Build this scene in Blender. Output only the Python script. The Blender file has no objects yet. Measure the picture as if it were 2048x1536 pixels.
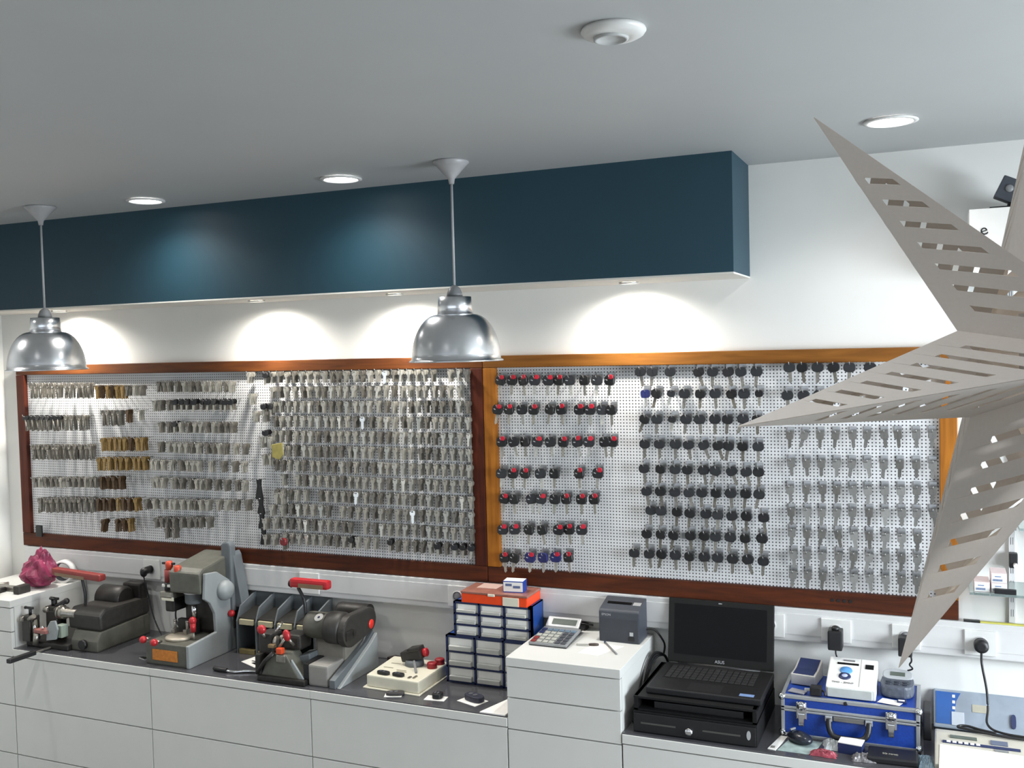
import bpy, bmesh, math, random
from mathutils import Matrix, Vector, Euler
SC = bpy.context.scene
COL = SC.collection
PI = math.pi
random.seed(7)
ZC, ZS, YB = 3.037, 2.616, -0.325      # ceiling, soffit, bulkhead face
# ------------------------------------------------------------------ materials
def lin(c):
    return tuple(((v/255)/12.92 if v/255 <= .04045 else ((v/255+.055)/1.055)**2.4) for v in c) + (1.0,)
MATS = {}
def mat(name, c, rough=.5, metal=0.0, var=.06, scale=30.0, bump=0.0, emit=0.0, spec=None, trans=0.0, alpha=1.0, coat=0.0):
    if name in MATS: return MATS[name]
    m = bpy.data.materials.new(name); m.use_nodes = True
    nt = m.node_tree; b = nt.nodes['Principled BSDF']
    b.inputs['Roughness'].default_value = rough; b.inputs['Metallic'].default_value = metal
    if spec is not None: b.inputs['Specular IOR Level'].default_value = spec
    if trans: b.inputs['Transmission Weight'].default_value = trans
    if alpha < 1: b.inputs['Alpha'].default_value = alpha
    if coat: b.inputs['Coat Weight'].default_value = coat
    tc = nt.nodes.new('ShaderNodeTexCoord'); n = nt.nodes.new('ShaderNodeTexNoise')
    n.inputs['Scale'].default_value = scale; n.inputs['Detail'].default_value = 3
    nt.links.new(tc.outputs['Object'], n.inputs['Vector'])
    r = nt.nodes.new('ShaderNodeValToRGB'); col = lin(c)
    r.color_ramp.elements[0].color = tuple(v*(1-var) for v in col[:3])+(1,)
    r.color_ramp.elements[1].color = tuple(min(1, v*(1+var)) for v in col[:3])+(1,)
    r.color_ramp.elements[0].position = .3; r.color_ramp.elements[1].position = .7
    nt.links.new(n.outputs['Fac'], r.inputs['Fac']); nt.links.new(r.outputs['Color'], b.inputs['Base Color'])
    if emit:
        b.inputs['Emission Color'].default_value = col; b.inputs['Emission Strength'].default_value = emit
    if bump:
        bp = nt.nodes.new('ShaderNodeBump'); bp.inputs['Strength'].default_value = bump; bp.inputs['Distance'].default_value = .002
        nt.links.new(n.outputs['Fac'], bp.inputs['Height']); nt.links.new(bp.outputs['Normal'], b.inputs['Normal'])
    MATS[name] = m; return m
def wood(name, c1, c2, along):
    m = bpy.data.materials.new(name); m.use_nodes = True; nt = m.node_tree; b = nt.nodes['Principled BSDF']
    b.inputs['Roughness'].default_value = .55; b.inputs['Specular IOR Level'].default_value = .25
    tc = nt.nodes.new('ShaderNodeTexCoord'); mp = nt.nodes.new('ShaderNodeMapping')
    mp.inputs['Scale'].default_value = (1.2, 14, 14) if along == 'x' else (14, 14, 1.2)
    n = nt.nodes.new('ShaderNodeTexNoise'); n.inputs['Scale'].default_value = 3; n.inputs['Detail'].default_value = 6; n.inputs['Distortion'].default_value = .7
    r = nt.nodes.new('ShaderNodeValToRGB'); r.color_ramp.elements[0].color = lin(c1); r.color_ramp.elements[1].color = lin(c2)
    r.color_ramp.elements[0].position = .32; r.color_ramp.elements[1].position = .68
    nt.links.new(tc.outputs['Object'], mp.inputs['Vector']); nt.links.new(mp.outputs['Vector'], n.inputs['Vector'])
    nt.links.new(n.outputs['Fac'], r.inputs['Fac']); nt.links.new(r.outputs['Color'], b.inputs['Base Color'])
    return m
def pegmat():
    m = bpy.data.materials.new('perforated_white'); m.use_nodes = True; nt = m.node_tree; b = nt.nodes['Principled BSDF']
    b.inputs['Roughness'].default_value = .5
    N = nt.nodes.new; L = nt.links.new
    tc = N('ShaderNodeTexCoord'); sc = N('ShaderNodeVectorMath'); sc.operation = 'SCALE'; sc.inputs['Scale'].default_value = 1/.0127
    fr = N('ShaderNodeVectorMath'); fr.operation = 'FRACTION'; sb = N('ShaderNodeVectorMath'); sb.operation = 'SUBTRACT'; sb.inputs[1].default_value = (.5, .5, .5)
    ml = N('ShaderNodeVectorMath'); ml.operation = 'MULTIPLY'; ml.inputs[1].default_value = (1, 0, 1)
    ln = N('ShaderNodeVectorMath'); ln.operation = 'LENGTH'
    rp = N('ShaderNodeValToRGB'); rp.color_ramp.elements[0].position = .19; rp.color_ramp.elements[1].position = .23
    rp.color_ramp.elements[0].color = lin((62, 62, 66)); rp.color_ramp.elements[1].color = lin((226, 227, 229))
    L(tc.outputs['Object'], sc.inputs[0]); L(sc.outputs[0], fr.inputs[0]); L(fr.outputs[0], sb.inputs[0]); L(sb.outputs[0], ml.inputs[0])
    L(ml.outputs[0], ln.inputs[0]); L(ln.outputs['Value'], rp.inputs['Fac']); L(rp.outputs['Color'], b.inputs['Base Color'])
    return m
def papermat():
    m = bpy.data.materials.new('lantern_paper'); m.use_nodes = True; nt = m.node_tree
    N = nt.nodes.new; L = nt.links.new; out = nt.nodes['Material Output']; nt.nodes.remove(nt.nodes['Principled BSDF'])
    d = N('ShaderNodeBsdfDiffuse'); t = N('ShaderNodeBsdfTranslucent'); mx = N('ShaderNodeMixShader'); mx.inputs[0].default_value = .2
    n = N('ShaderNodeTexNoise'); n.inputs['Scale'].default_value = 60; r = N('ShaderNodeValToRGB')
    r.color_ramp.elements[0].color = lin((238, 233, 229)); r.color_ramp.elements[1].color = lin((246, 242, 239))
    L(n.outputs['Fac'], r.inputs['Fac']); L(r.outputs['Color'], d.inputs['Color']); t.inputs['Color'].default_value = lin((244, 228, 204))
    L(d.outputs[0], mx.inputs[1]); L(t.outputs[0], mx.inputs[2]); L(mx.outputs[0], out.inputs['Surface'])
    return m
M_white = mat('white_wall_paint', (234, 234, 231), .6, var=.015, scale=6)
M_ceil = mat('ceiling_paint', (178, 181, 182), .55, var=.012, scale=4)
M_floor = mat('floor_vinyl', (118, 116, 112), .5, var=.08, scale=5)
M_teal = mat('teal_paint', (24, 60, 74), .55, var=.02, scale=8)
M_soff = mat('soffit_white', (218, 217, 210), .6, var=.01)
M_lam = mat('white_laminate', (216, 217, 214), .42, var=.015, scale=9)
M_gap = mat('shadow_gap_carcass', (150, 150, 148), .6)
M_glass = mat('grey_back_painted_glass', (72, 72, 76), .14, var=.03, scale=3)
M_trunk = mat('white_trunking_plastic', (216, 216, 216), .4, var=.01)
M_plast = mat('white_plastic', (226, 226, 224), .35, var=.01)
M_grayp = mat('grey_plastic', (128, 130, 132), .45)
M_alu = mat('polished_aluminium', (232, 233, 235), .27, 1.0, var=.03, scale=50)
M_alu2 = mat('satin_aluminium', (190, 192, 194), .38, .85, var=.03)
M_chrome = mat('chrome', (225, 225, 225), .12, 1.0, var=.01)
M_black = mat('black_plastic', (19, 19, 21), .45, var=.1)
M_blackg = mat('black_gloss', (9, 9, 10), .4, var=.05, spec=.15)
M_matte = mat('matt_black', (17, 17, 18), .6, var=.1, spec=.25)
M_dark = mat('dark_machine_paint', (42, 40, 37), .5, var=.22, scale=40, bump=.2)
M_darker = mat('worn_black_steel', (36, 34, 32), .45, .2, var=.25, scale=60)
M_olive = mat('grey_green_machine_paint', (88, 88, 80), .5, var=.16, scale=26, bump=.15)
M_lgrey = mat('light_grey_machine_paint', (148, 154, 156), .45, var=.05, scale=14)
M_mgrey = mat('mid_grey_machine_paint', (100, 106, 110), .5, var=.07, scale=14)
M_steel = mat('worn_steel', (150, 146, 138), .35, .8, var=.2, scale=60)
M_red = mat('red_plastic', (172, 32, 40), .35, var=.08)
M_redd = mat('dusty_red_plastic', (130, 46, 42), .45, var=.12)
M_orange = mat('orange_plastic', (235, 72, 22), .4, var=.04)
M_amber = mat('amber_label', (196, 120, 40), .5, var=.2, scale=60)
M_cream = mat('cream_plastic', (222, 218, 200), .4, var=.03)
M_blue = mat('blue_steel', (28, 68, 140), .4, var=.05)
M_navy = mat('navy_plastic', (30, 42, 82), .4, var=.06)
M_clear = mat('clear_drawer_plastic', (196, 197, 192), .3, var=.03)
M_card = mat('white_card', (232, 231, 227), .7, var=.015)
M_paper = mat('white_paper', (236, 233, 230), .75, var=.02)
M_cblue = mat('blue_case_panel', (24, 62, 150), .5, var=.12, scale=120, bump=.2)
M_charc = mat('charcoal_plastic', (62, 66, 74), .5, var=.05)
M_silverp = mat('silver_plastic', (186, 188, 190), .35, .3, var=.03)
M_lcd = mat('lcd_panel', (88, 96, 90), .25, var=.05)
M_keyg = mat('nickel_silver', (176, 173, 164), .36, .45, var=.16, scale=160)
M_keyd = mat('dull_nickel', (128, 124, 116), .42, .4, var=.25, scale=160)
M_keyb = mat('bright_nickel', (225, 224, 218), .22, .9, var=.04)
M_brass = mat('brass', (146, 120, 74), .4, .55, var=.3, scale=120)
M_brown = mat('aged_brass', (84, 64, 42), .45, .45, var=.3, scale=120)
M_keyw = mat('grey_coated_key', (128, 127, 124), .5, .25, var=.08, scale=90)
M_keyh = mat('black_key_head', (24, 24, 26), .42, var=.15)
M_keyn = mat('blue_key_head', (30, 34, 92), .42, var=.15)
M_tab = mat('red_key_tab', (190, 28, 50), .4, var=.1)
M_mark = mat('pale_print', (178, 180, 184), .4)
M_hook = mat('zinc_hook', (170, 170, 170), .35, .8, var=.06)
M_lampon = mat('led_diffuser', (255, 253, 250), .5, emit=9.0)
M_spoton = mat('spot_lens', (255, 247, 224), .5, emit=7.0)
M_pink = mat('magenta_plastic_bag', (140, 52, 84), .35, var=.35, scale=16, bump=.6)
M_peg = pegmat()
M_star = papermat()
W_rx, W_rz = wood('red_brown_and_shaded_amber_varnish', (58, 27, 15), (94, 45, 21), 'x'), wood('red_brown_varnish_upright', (62, 27, 17), (94, 40, 22), 'z')
W_tx = wood('lit_red_brown_varnish', (74, 38, 17), (104, 58, 22), 'x')  # left top rail: spotlight glow on the red-brown varnish put into the colour
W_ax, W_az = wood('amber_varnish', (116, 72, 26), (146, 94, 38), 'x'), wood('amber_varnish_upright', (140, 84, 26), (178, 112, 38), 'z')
# ------------------------------------------------------------------ mesh helper (all coordinates in metres, world)
class MB:
    def __init__(s): s.bm = bmesh.new(); s.T = None; s.mats = []; s.mi = 0
    def m(s, material):
        if material not in s.mats: s.mats.append(material)
        s.mi = s.mats.index(material); return s
    def _fin(s, v0, f0, T=None):
        vs = list(s.bm.verts)[v0:]
        for t in (T, s.T):
            if t is not None:
                for v in vs: v.co = t @ v.co
        for f in list(s.bm.faces)[f0:]: f.material_index = s.mi
        return s
    def _n(s): s.bm.verts.ensure_lookup_table(); return len(s.bm.verts), len(s.bm.faces)
    def box(s, x0, x1, y0, y1, z0, z1, bev=0, T=None, seg=2):
        b = bmesh.new(); bmesh.ops.create_cube(b, size=1)
        for v in b.verts: v.co = Vector(((x0+x1)/2+v.co.x*(x1-x0), (y0+y1)/2+v.co.y*(y1-y0), (z0+z1)/2+v.co.z*(z1-z0)))
        if bev: bmesh.ops.bevel(b, geom=list(b.edges), offset=bev, segments=seg, affect='EDGES', profile=.6)
        return s._merge(b, T)
    def _merge(s, b, T=None):
        v0, f0 = s._n(); mp = {}
        for v in b.verts: mp[v] = s.bm.verts.new(v.co)
        for f in b.faces:
            try: s.bm.faces.new([mp[v] for v in f.verts]).smooth = f.smooth
            except ValueError: pass
        b.free(); return s._fin(v0, f0, T)
    def prism(s, pts, a0, a1, axis='y', bev=0, T=None):
        b = bmesh.new()
        def P(p, a): return {'y': (p[0], a, p[1]), 'x': (a, p[0], p[1]), 'z': (p[0], p[1], a)}[axis]
        A = [b.verts.new(P(p, a0)) for p in pts]; B = [b.verts.new(P(p, a1)) for p in pts]
        b.faces.new(A); b.faces.new(B[::-1]); n = len(pts)
        for i in range(n): b.faces.new((A[i], B[i], B[(i+1) % n], A[(i+1) % n]))
        bmesh.ops.recalc_face_normals(b, faces=b.faces[:])
        if bev: bmesh.ops.bevel(b, geom=list(b.edges), offset=bev, segments=2, affect='EDGES', profile=.6)
        return s._merge(b, T)
    def lathe(s, prof, c=(0, 0, 0), n=32, axis='z', T=None, caps=True):
        b = bmesh.new(); rings = []
        for r, h in prof:
            ring = []
            for i in range(n):
                a = 2*PI*i/n; u, w = r*math.cos(a), r*math.sin(a)
                p = {'z': (u, w, h), 'x': (h, u, w), 'y': (u, h, w)}[axis]
                ring.append(b.verts.new((c[0]+p[0], c[1]+p[1], c[2]+p[2])))
            rings.append(ring)
        for A, B in zip(rings, rings[1:]):
            for i in range(n):
                f = b.faces.new((A[i], A[(i+1) % n], B[(i+1) % n], B[i])); f.smooth = True
        if caps:
            b.faces.new(rings[0][::-1]); b.faces.new(rings[-1])
        bmesh.ops.recalc_face_normals(b, faces=b.faces[:])
        return s._merge(b, T)
    def cyl(s, p0, p1, r, r1=None, n=20, T=None):
        p0, p1 = Vector(p0), Vector(p1); d = p1-p0; q = d.to_track_quat('Z', 'Y').to_matrix().to_4x4()
        r1 = r if r1 is None else r1
        M = Matrix.Translation(p0) @ q
        if T is not None: M = T @ M
        return s.lathe([(r, 0), (r1, d.length)], n=n, T=M)
    def ball(s, c, r, sx=1, sy=1, sz=1, n=16, T=None):
        b = bmesh.new(); bmesh.ops.create_uvsphere(b, u_segments=n, v_segments=max(6, n//2), radius=r)
        for v in b.verts: v.co = Vector((c[0]+v.co.x*sx, c[1]+v.co.y*sy, c[2]+v.co.z*sz))
        for f in b.faces: f.smooth = True
        return s._merge(b, T)
    def tube(s, pts, r, n=8, T=None, closed=False):
        pts = [Vector(p) for p in pts]; b = bmesh.new(); rings = []; k = len(pts)
        for i, p in enumerate(pts):
            if closed: d = pts[(i+1) % k]-pts[i-1]
            else: d = pts[min(i+1, k-1)]-pts[max(i-1, 0)]
            d.normalize(); up = Vector((0, 0, 1)) if abs(d.z) < .9 else Vector((0, 1, 0))
            u = d.cross(up).normalized(); w = u.cross(d)
            rings.append([b.verts.new(p+u*r*math.cos(2*PI*j/n)+w*r*math.sin(2*PI*j/n)) for j in range(n)])
        prs = list(zip(rings, rings[1:]))+([(rings[-1], rings[0])] if closed else [])
        for A, B in prs:
            for j in range(n): b.faces.new((A[j], A[(j+1) % n], B[(j+1) % n], B[j])).smooth = True
        if not closed: b.faces.new(rings[0][::-1]); b.faces.new(rings[-1])
        bmesh.ops.recalc_face_normals(b, faces=b.faces[:])
        return s._merge(b, T)
    def quad(s, *p, T=None):
        v0, f0 = s._n(); s.bm.faces.new([s.bm.verts.new(q) for q in p]); return s._fin(v0, f0, T)
    def build(s, name, material=None, parent=None, org=None):
        me = bpy.data.meshes.new(name)
        o = Vector(org) if org is not None else (Vector(root_loc(parent)) if parent is not None else Vector((0, 0, 0)))
        for v in s.bm.verts: v.co -= o
        s.bm.normal_update(); s.bm.to_mesh(me); s.bm.free()
        for mm in (s.mats or [material]): me.materials.append(mm)
        ob = bpy.data.objects.new(name, me); COL.objects.link(ob)
        if parent is not None: ob.parent = parent
        else: ob.location = o
        return ob
def root_loc(o):
    while o.parent is not None: o = o.parent
    return o.location
def smooth_spline(pts, k=8):
    P = [Vector(p) for p in pts]; out = []
    for i in range(len(P)-1):
        p0, p1, p2, p3 = P[max(i-1, 0)], P[i], P[i+1], P[min(i+2, len(P)-1)]
        for j in range(k):
            t = j/k
            out.append(.5*((2*p1)+(p2-p0)*t+(2*p0-5*p1+4*p2-p3)*t*t+(3*p1-p0-3*p2+p3)*t**3))
    return out+[P[-1]]
def tag(o, label, cat, group=None, kind=None):
    o['label'] = label; o['category'] = cat
    if group: o['group'] = group
    if kind: o['kind'] = kind
    return o
def thing(name, loc, label, cat, group=None, rz=0):
    o = bpy.data.objects.new(name, None); o.empty_display_size = .05; COL.objects.link(o); o.location = loc; o.rotation_euler = (0, 0, rz)
    return tag(o, label, cat, group)
def struct(name, mb, material=None):
    o = mb.build(name, material); o['kind'] = 'structure'; return o
def text(name, s, size, loc, rot, material, parent, align='CENTER'):
    cu = bpy.data.curves.new(name, 'FONT'); cu.body = s; cu.size = size; cu.extrude = .0003; cu.align_x = align; cu.align_y = 'CENTER'
    cu.materials.append(material); o = bpy.data.objects.new(name, cu); COL.objects.link(o)
    if parent is not None: o.parent = parent; o.location = Vector(loc)-Vector(root_loc(parent))
    else: o.location = loc
    o.rotation_euler = rot
    bpy.context.view_layer.update(); me = bpy.data.meshes.new_from_object(o.evaluated_get(bpy.context.evaluated_depsgraph_get()))
    q = bpy.data.objects.new(name, me); COL.objects.link(q); q.parent = o.parent; q.location = o.location; q.rotation_euler = rot
    bpy.data.objects.remove(o); return q
def dup(root):
    r = root.copy(); COL.objects.link(r)
    for ch in list(root.children):
        c = ch.copy(); COL.objects.link(c); c.parent = r
        for g in list(ch.children):
            d = g.copy(); COL.objects.link(d); d.parent = c
    return r
ORD = ['zeroth', 'first', 'second', 'third', 'fourth', 'fifth', 'sixth', 'seventh', 'eighth', 'ninth', 'tenth', 'eleventh', 'twelfth', 'thirteenth', 'fourteenth', 'fifteenth', 'sixteenth', 'seventeenth', 'eighteenth', 'nineteenth', 'twentieth', 'twenty-first', 'twenty-second', 'twenty-third', 'twenty-fourth', 'twenty-fifth', 'twenty-sixth']
# ------------------------------------------------------------------ camera
cam = bpy.data.cameras.new('camera'); co = bpy.data.objects.new('camera', cam); COL.objects.link(co); SC.camera = co
cam.sensor_width = 36; cam.lens = 34.43; cam.clip_start = .05
yaw, pit, rol = map(math.radians, (-23.413, -2.279, -1.453))
f = Vector((math.sin(yaw)*math.cos(pit), math.cos(yaw)*math.cos(pit), math.sin(pit)))
r = Vector((math.cos(yaw), -math.sin(yaw), 0)); u = r.cross(f)
r2 = r*math.cos(rol)+u*math.sin(rol); u2 = -r*math.sin(rol)+u*math.cos(rol)
co.matrix_world = Matrix(((r2.x, u2.x, -f.x, 0), (r2.y, u2.y, -f.y, -3.75), (r2.z, u2.z, -f.z, 2.388), (0, 0, 0, 1)))
# ------------------------------------------------------------------ room
XL, XR, YF = -4.60, 2.6, -6.2
struct('wall_back', MB().box(XL-.12, XR+.12, 0, .12, 0, ZC), M_white)
struct('wall_left', MB().box(XL-.12, XL, YF, 0, 0, ZC), M_white)
struct('floor', MB().box(XL-.12, XR+.12, YF-.12, .12, -.1, 0), M_floor)
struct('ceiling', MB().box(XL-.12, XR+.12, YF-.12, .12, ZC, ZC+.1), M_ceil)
wy0, wy1, wz0, wz1 = -2.6, -.25, .45, 2.55
w = MB()
w.box(XR, XR+.12, YF, 0, 0, wz0).box(XR, XR+.12, YF, 0, wz1, ZC).box(XR, XR+.12, YF, wy0, wz0, wz1).box(XR, XR+.12, wy1, 0, wz0, wz1)
struct('wall_right', w, M_white)
fx0, fx1 = -3.6, 2.0
w = MB()
w.box(XL-.12, XR+.12, YF-.12, YF, 0, wz0).box(XL-.12, XR+.12, YF-.12, YF, wz1, ZC).box(XL-.12, fx0, YF-.12, YF, wz0, wz1).box(fx1, XR+.12, YF-.12, YF, wz0, wz1)
struct('wall_front', w, M_white)
def win(name, along, a0, a1, pos):
    w = MB(); n = 3
    for i in range(n+1):
        a = a0+(a1-a0)*i/n
        aa, ab = max(a0, a-.03), min(a1, a+.03)
        w.box(*((aa, ab, pos-.03, pos+.03) if along == 'x' else (pos-.03, pos+.03, aa, ab)), wz0, wz1)
    for z in (wz0, wz1-.06):
        w.box(*((a0, a1, pos-.03, pos+.03) if along == 'x' else (pos-.03, pos+.03, a0, a1)), z, z+.06)
    fr = w.build(name, M_alu2); fr['kind'] = 'structure'
    g = MB().box(*((a0, a1, pos-.003, pos+.003) if along == 'x' else (pos-.003, pos+.003, a0, a1)), wz0, wz1)
    g.build('pane', mat('window_glass', (255, 255, 255), .0, trans=1.0, var=0), fr, org=(0, 0, 0))
win('window_1', 'y', wy0, wy1, XR+.06)
win('window_2', 'x', fx0, fx1, YF-.06)
# bulkhead with teal face and white soffit
w = MB(); w.m(M_teal).box(XL, -.638, YB, 0, ZS+.006, ZC); b = struct('bulkhead', w)
MB().box(XL, -.638, YB, 0, ZS, ZS+.006).build('soffit', M_soff, b, org=(0, 0, 0))
DL_E, SP_E, SS_E, WR_E, WF_E, RD_E, EXPO = 14.5, 25, 22, 215, 10, 33, 0.74
KEYS={
 'left':[
  ('long','-4308 2213;-4273 2213;-4229 2213;-4186 2213;-4148 2213;-4109 2212;-4067 2212;-4025 2212;-3987 2212;-3942 2212;-3909 2212'),
  ('brass','-3852 2205;-3819 2205;-3787 2205;-3751 2205;-3719 2205;-3683 2204'),
  ('flat','-3647 2210;-3608 2210;-3565 2210'),
  ('flat','-3456 2227;-3422 2227;-3388 2227;-3343 2226;-3298 2226;-3254 2226;-3217 2226;-3173 2225;-3137 2225;-3094 2225;-3058 2225;-3023 2224'),
  ('longb','-4349 2045;-4309 2045;-4274 2045;-4235 2046;-4196 2046;-4162 2046;-4128 2047'),
  ('long','-4068 2047;-4026 2048;-3984 2048;-3951 2048'),
  ('long','-3819 2074;-3786 2074;-3754 2074;-3718 2074'),
  ('brass','-3654 2084'),
  ('bright','-3587 2084'),
  ('flat','-3484 2135;-3446 2137;-3393 2138'),
  ('black','-3354 2153;-3317 2153;-3280 2153;-3235 2153;-3191 2153;-3155 2153;-3119 2153;-3083 2153;-3054 2153;-3019 2153'),
  ('flat','-3455 2029;-3406 2029'),
  ('black','-3363 2047'),
  ('flat','-3327 2030;-3286 2030;-3241 2031;-3205 2031;-3175 2032;-3128 2032;-3096 2032;-3060 2033;-3024 2033'),
  ('long','-4310 1892;-4275 1893;-4244 1894;-4210 1895;-4171 1895;-4137 1896;-4094 1897;-4060 1898;-4018 1898;-3980 1899;-3943 1900;-3910 1901'),
  ('brass','-3822 1942;-3785 1943;-3749 1943;-3717 1944;-3681 1945;-3642 1945;-3602 1946;-3567 1947'),
  ('flat','-3456 1934;-3411 1934;-3373 1933;-3335 1933;-3298 1933;-3261 1932;-3224 1932;-3173 1932;-3136 1932;-3100 1932;-3065 1931;-3015 1931;-2958 1931'),
  ('brass','-3856 1843;-3815 1844;-3783 1845;-3747 1846;-3710 1847;-3671 1848;-3631 1849;-3600 1850;-3568 1851'),
  ('flat','-3514 1846;-3484 1846;-3445 1846;-3392 1846;-3340 1846;-3295 1846;-3258 1846;-3228 1846;-3155 1847;-3083 1848;-3019 1848;-2962 1849'),
  ('flat','-4311 1733;-4276 1734;-4241 1735;-4198 1737;-4163 1738;-4120 1739;-4078 1741;-4036 1742;-3998 1743;-3960 1744;-3919 1746;-3882 1747'),
  ('brown','-3845 1748;-3804 1750;-3764 1751;-3724 1752'),
  ('flat','-3515 1759;-3488 1759;-3446 1759;-3397 1759;-3374 1758;-3336 1758;-3284 1759;-3247 1758;-3218 1758;-3181 1758;-3123 1759;-3065 1759;-3008 1760;-2959 1760'),
  ('long','-4279 1616;-4239 1618;-4200 1619;-4162 1621;-4119 1623;-4076 1625;-4042 1626;-4000 1628;-3959 1630;-3921 1631'),
  ('brown','-3876 1636;-3835 1638;-3794 1639'),
  ('brass','-3746 1642;-3706 1643;-3666 1645;-3626 1647'),
  ('flat','-3563 1649'),
  ('flat','-3517 1651;-3455 1653;-3409 1655;-3379 1655;-3334 1657;-3296 1658;-3259 1659;-3222 1660;-3178 1661;-3120 1663;-3063 1665;-3013 1667;-2956 1669'),
  ('brown','-3841 1533;-3759 1537'),
  ('brass','-3715 1539;-3679 1541'),
  ('flat','-3506 1562;-3467 1563;-3437 1565;-3391 1567;-3338 1570;-3293 1572;-3263 1574;-3226 1575;-3175 1578'),
  ('flat','-3439 1514;-3386 1517'),
 ],
 'mid':[
  ('flat','-2916 2265'),
  ('flat','-2916 2165'),
  ('black','-2820 2276'),
  ('black','-2842 2131;-2808 2131'),
  ('flat','-2889 2084;-2844 2085'),
  ('black','-2832 2010'),
  ('flat','-2856 1966;-2811 1967'),
  ('flat','-2852 1885;-2814 1886'),
  ('flat','-2792 1707;-2754 1708'),
  ('flat','-2817 1650;-2757 1652'),
  ('flat','-2858 1585;-2804 1588'),
  ('flat','-2861 1510;-2808 1513'),
  ('red','-2751 1513'),
 ],
 'b1':[
  ('tab','-1651 2244;-1597 2244;-1548 2243;-1496 2243;-1437 2242;-1393 2242;-1349 2242;-1287 2241;-1232 2241;-1180 2240'),
  ('tab','-1667 2123;-1615 2123;-1561 2123;-1504 2123;-1434 2124;-1386 2124;-1308 2124;-1262 2124;-1213 2124;-1174 2124'),
  ('tab','-1652 1989;-1600 1990;-1550 1991;-1493 1992;-1438 1992;-1380 1993;-1324 1994;-1271 1995;-1207 1996;-1173 1997'),
  ('tab','-1656 1858;-1606 1859;-1550 1861;-1482 1863;-1422 1864;-1314 1868;-1237 1870'),
  ('tab','-1649 1751;-1602 1753;-1527 1756;-1482 1758;-1421 1760;-1373 1762;-1307 1764;-1255 1766'),
  ('tab','-1659 1622;-1606 1625;-1540 1628;-1482 1631;-1408 1635;-1367 1637;-1310 1640'),
  ('tab','-1655 1505;-1606 1508;-1537 1513;-1481 1516;-1427 1520;-1373 1523'),
 ],
 'b2':[
  ('black','-1054 2270;-1005 2270;-938 2269;-828 2267;-772 2267;-717 2266;-668 2266;-609 2265'),
  ('black','-1038 2185;-989 2184;-931 2184;-880 2184;-821 2184;-765 2184;-707 2183;-656 2183;-602 2183'),
  ('black','-1038 2085;-991 2085;-930 2085;-876 2086;-825 2086;-767 2087;-720 2087;-660 2087;-609 2088'),
  ('black','-1040 1990;-984 1990;-921 1989;-872 1989;-816 1988;-760 1988;-716 1987;-664 1987;-608 1987'),
  ('black','-1047 1893;-980 1893;-925 1892;-877 1892;-815 1892;-765 1891;-712 1891;-655 1891;-609 1891'),
  ('black','-1040 1804;-985 1804;-927 1805;-873 1805;-822 1806;-766 1807;-713 1807;-656 1808;-605 1808'),
  ('black','-1024 1729;-983 1728;-920 1727;-868 1726;-809 1725;-762 1724;-712 1722;-655 1722;-593 1721'),
  ('black','-1041 1637;-985 1637;-933 1637;-870 1638;-816 1639;-772 1639;-716 1639;-662 1640;-599 1641'),
  ('black','-1093 1558;-1034 1558;-984 1558;-929 1558;-874 1558;-818 1558;-765 1558;-709 1558;-655 1558;-595 1558'),
 ],
 'b3':[
  ('black','-492 2280;-447 2279;-392 2279;-338 2278;-282 2277;-213 2276'),
  ('black','-499 2178;-443 2178;-386 2178'),
 ],
 'b4':[
  ('gray','-495 2017;-441 2018;-387 2019;-333 2020;-276 2021;-226 2022;-170 2024;-124 2025;-64 2026;-12 2027'),
  ('gray','-492 1914;-437 1915;-385 1915;-332 1916;-279 1916;-227 1917;-171 1917;-118 1918;-65 1919;-11 1919'),
  ('gray','-498 1816;-438 1818;-382 1819;-331 1821;-278 1822;-226 1823;-169 1825;-116 1826;-63 1828;-11 1829'),
  ('gray','-494 1732;-437 1734;-385 1736;-332 1738;-279 1740;-222 1742;-170 1744;-114 1746;-64 1747;-12 1749'),
  ('gray','-492 1656;-438 1656;-384 1657;-330 1657;-275 1657;-223 1658;-168 1658;-115 1658;-62 1659'),
  ('gray','-488 1574;-439 1576;-384 1577;-328 1579;-276 1580;-223 1581;-169 1583;-116 1584;-63 1586'),
  ('gray','-489 1501;-437 1501;-383 1502;-329 1503;-276 1504;-224 1505;-170 1506;-116 1507;-66 1508'),
 ],
}
# ------------------------------------------------------------------ lights
def spot(name, loc, energy, ang, blend, color, rad=.04, aim=(0, 0, -1)):
    l = bpy.data.lights.new(name, 'SPOT'); l.energy = energy; l.spot_size = math.radians(ang); l.spot_blend = blend; l.color = color; l.shadow_soft_size = rad
    o = bpy.data.objects.new(name, l); COL.objects.link(o); o.location = loc; o.rotation_euler = Vector(aim).to_track_quat('-Z', 'Y').to_euler(); return o
def area(name, loc, aim, sx, sy, energy, color):
    l = bpy.data.lights.new(name, 'AREA'); l.shape = 'RECTANGLE'; l.size = sx; l.size_y = sy; l.energy = energy; l.color = color
    o = bpy.data.objects.new(name, l); COL.objects.link(o); o.location = loc; o.rotation_euler = Vector(aim).to_track_quat('-Z', 'Y').to_euler(); return o
DL = [(-3.049, -.543, 'left white ceiling downlight, in front of the teal bulkhead near the left pendant'), (-2.065, -.564, 'middle ceiling downlight, in front of the teal bulkhead left of the tall pendant cord'), (-.119, -.55, 'right ceiling downlight above the paper star')]
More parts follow.
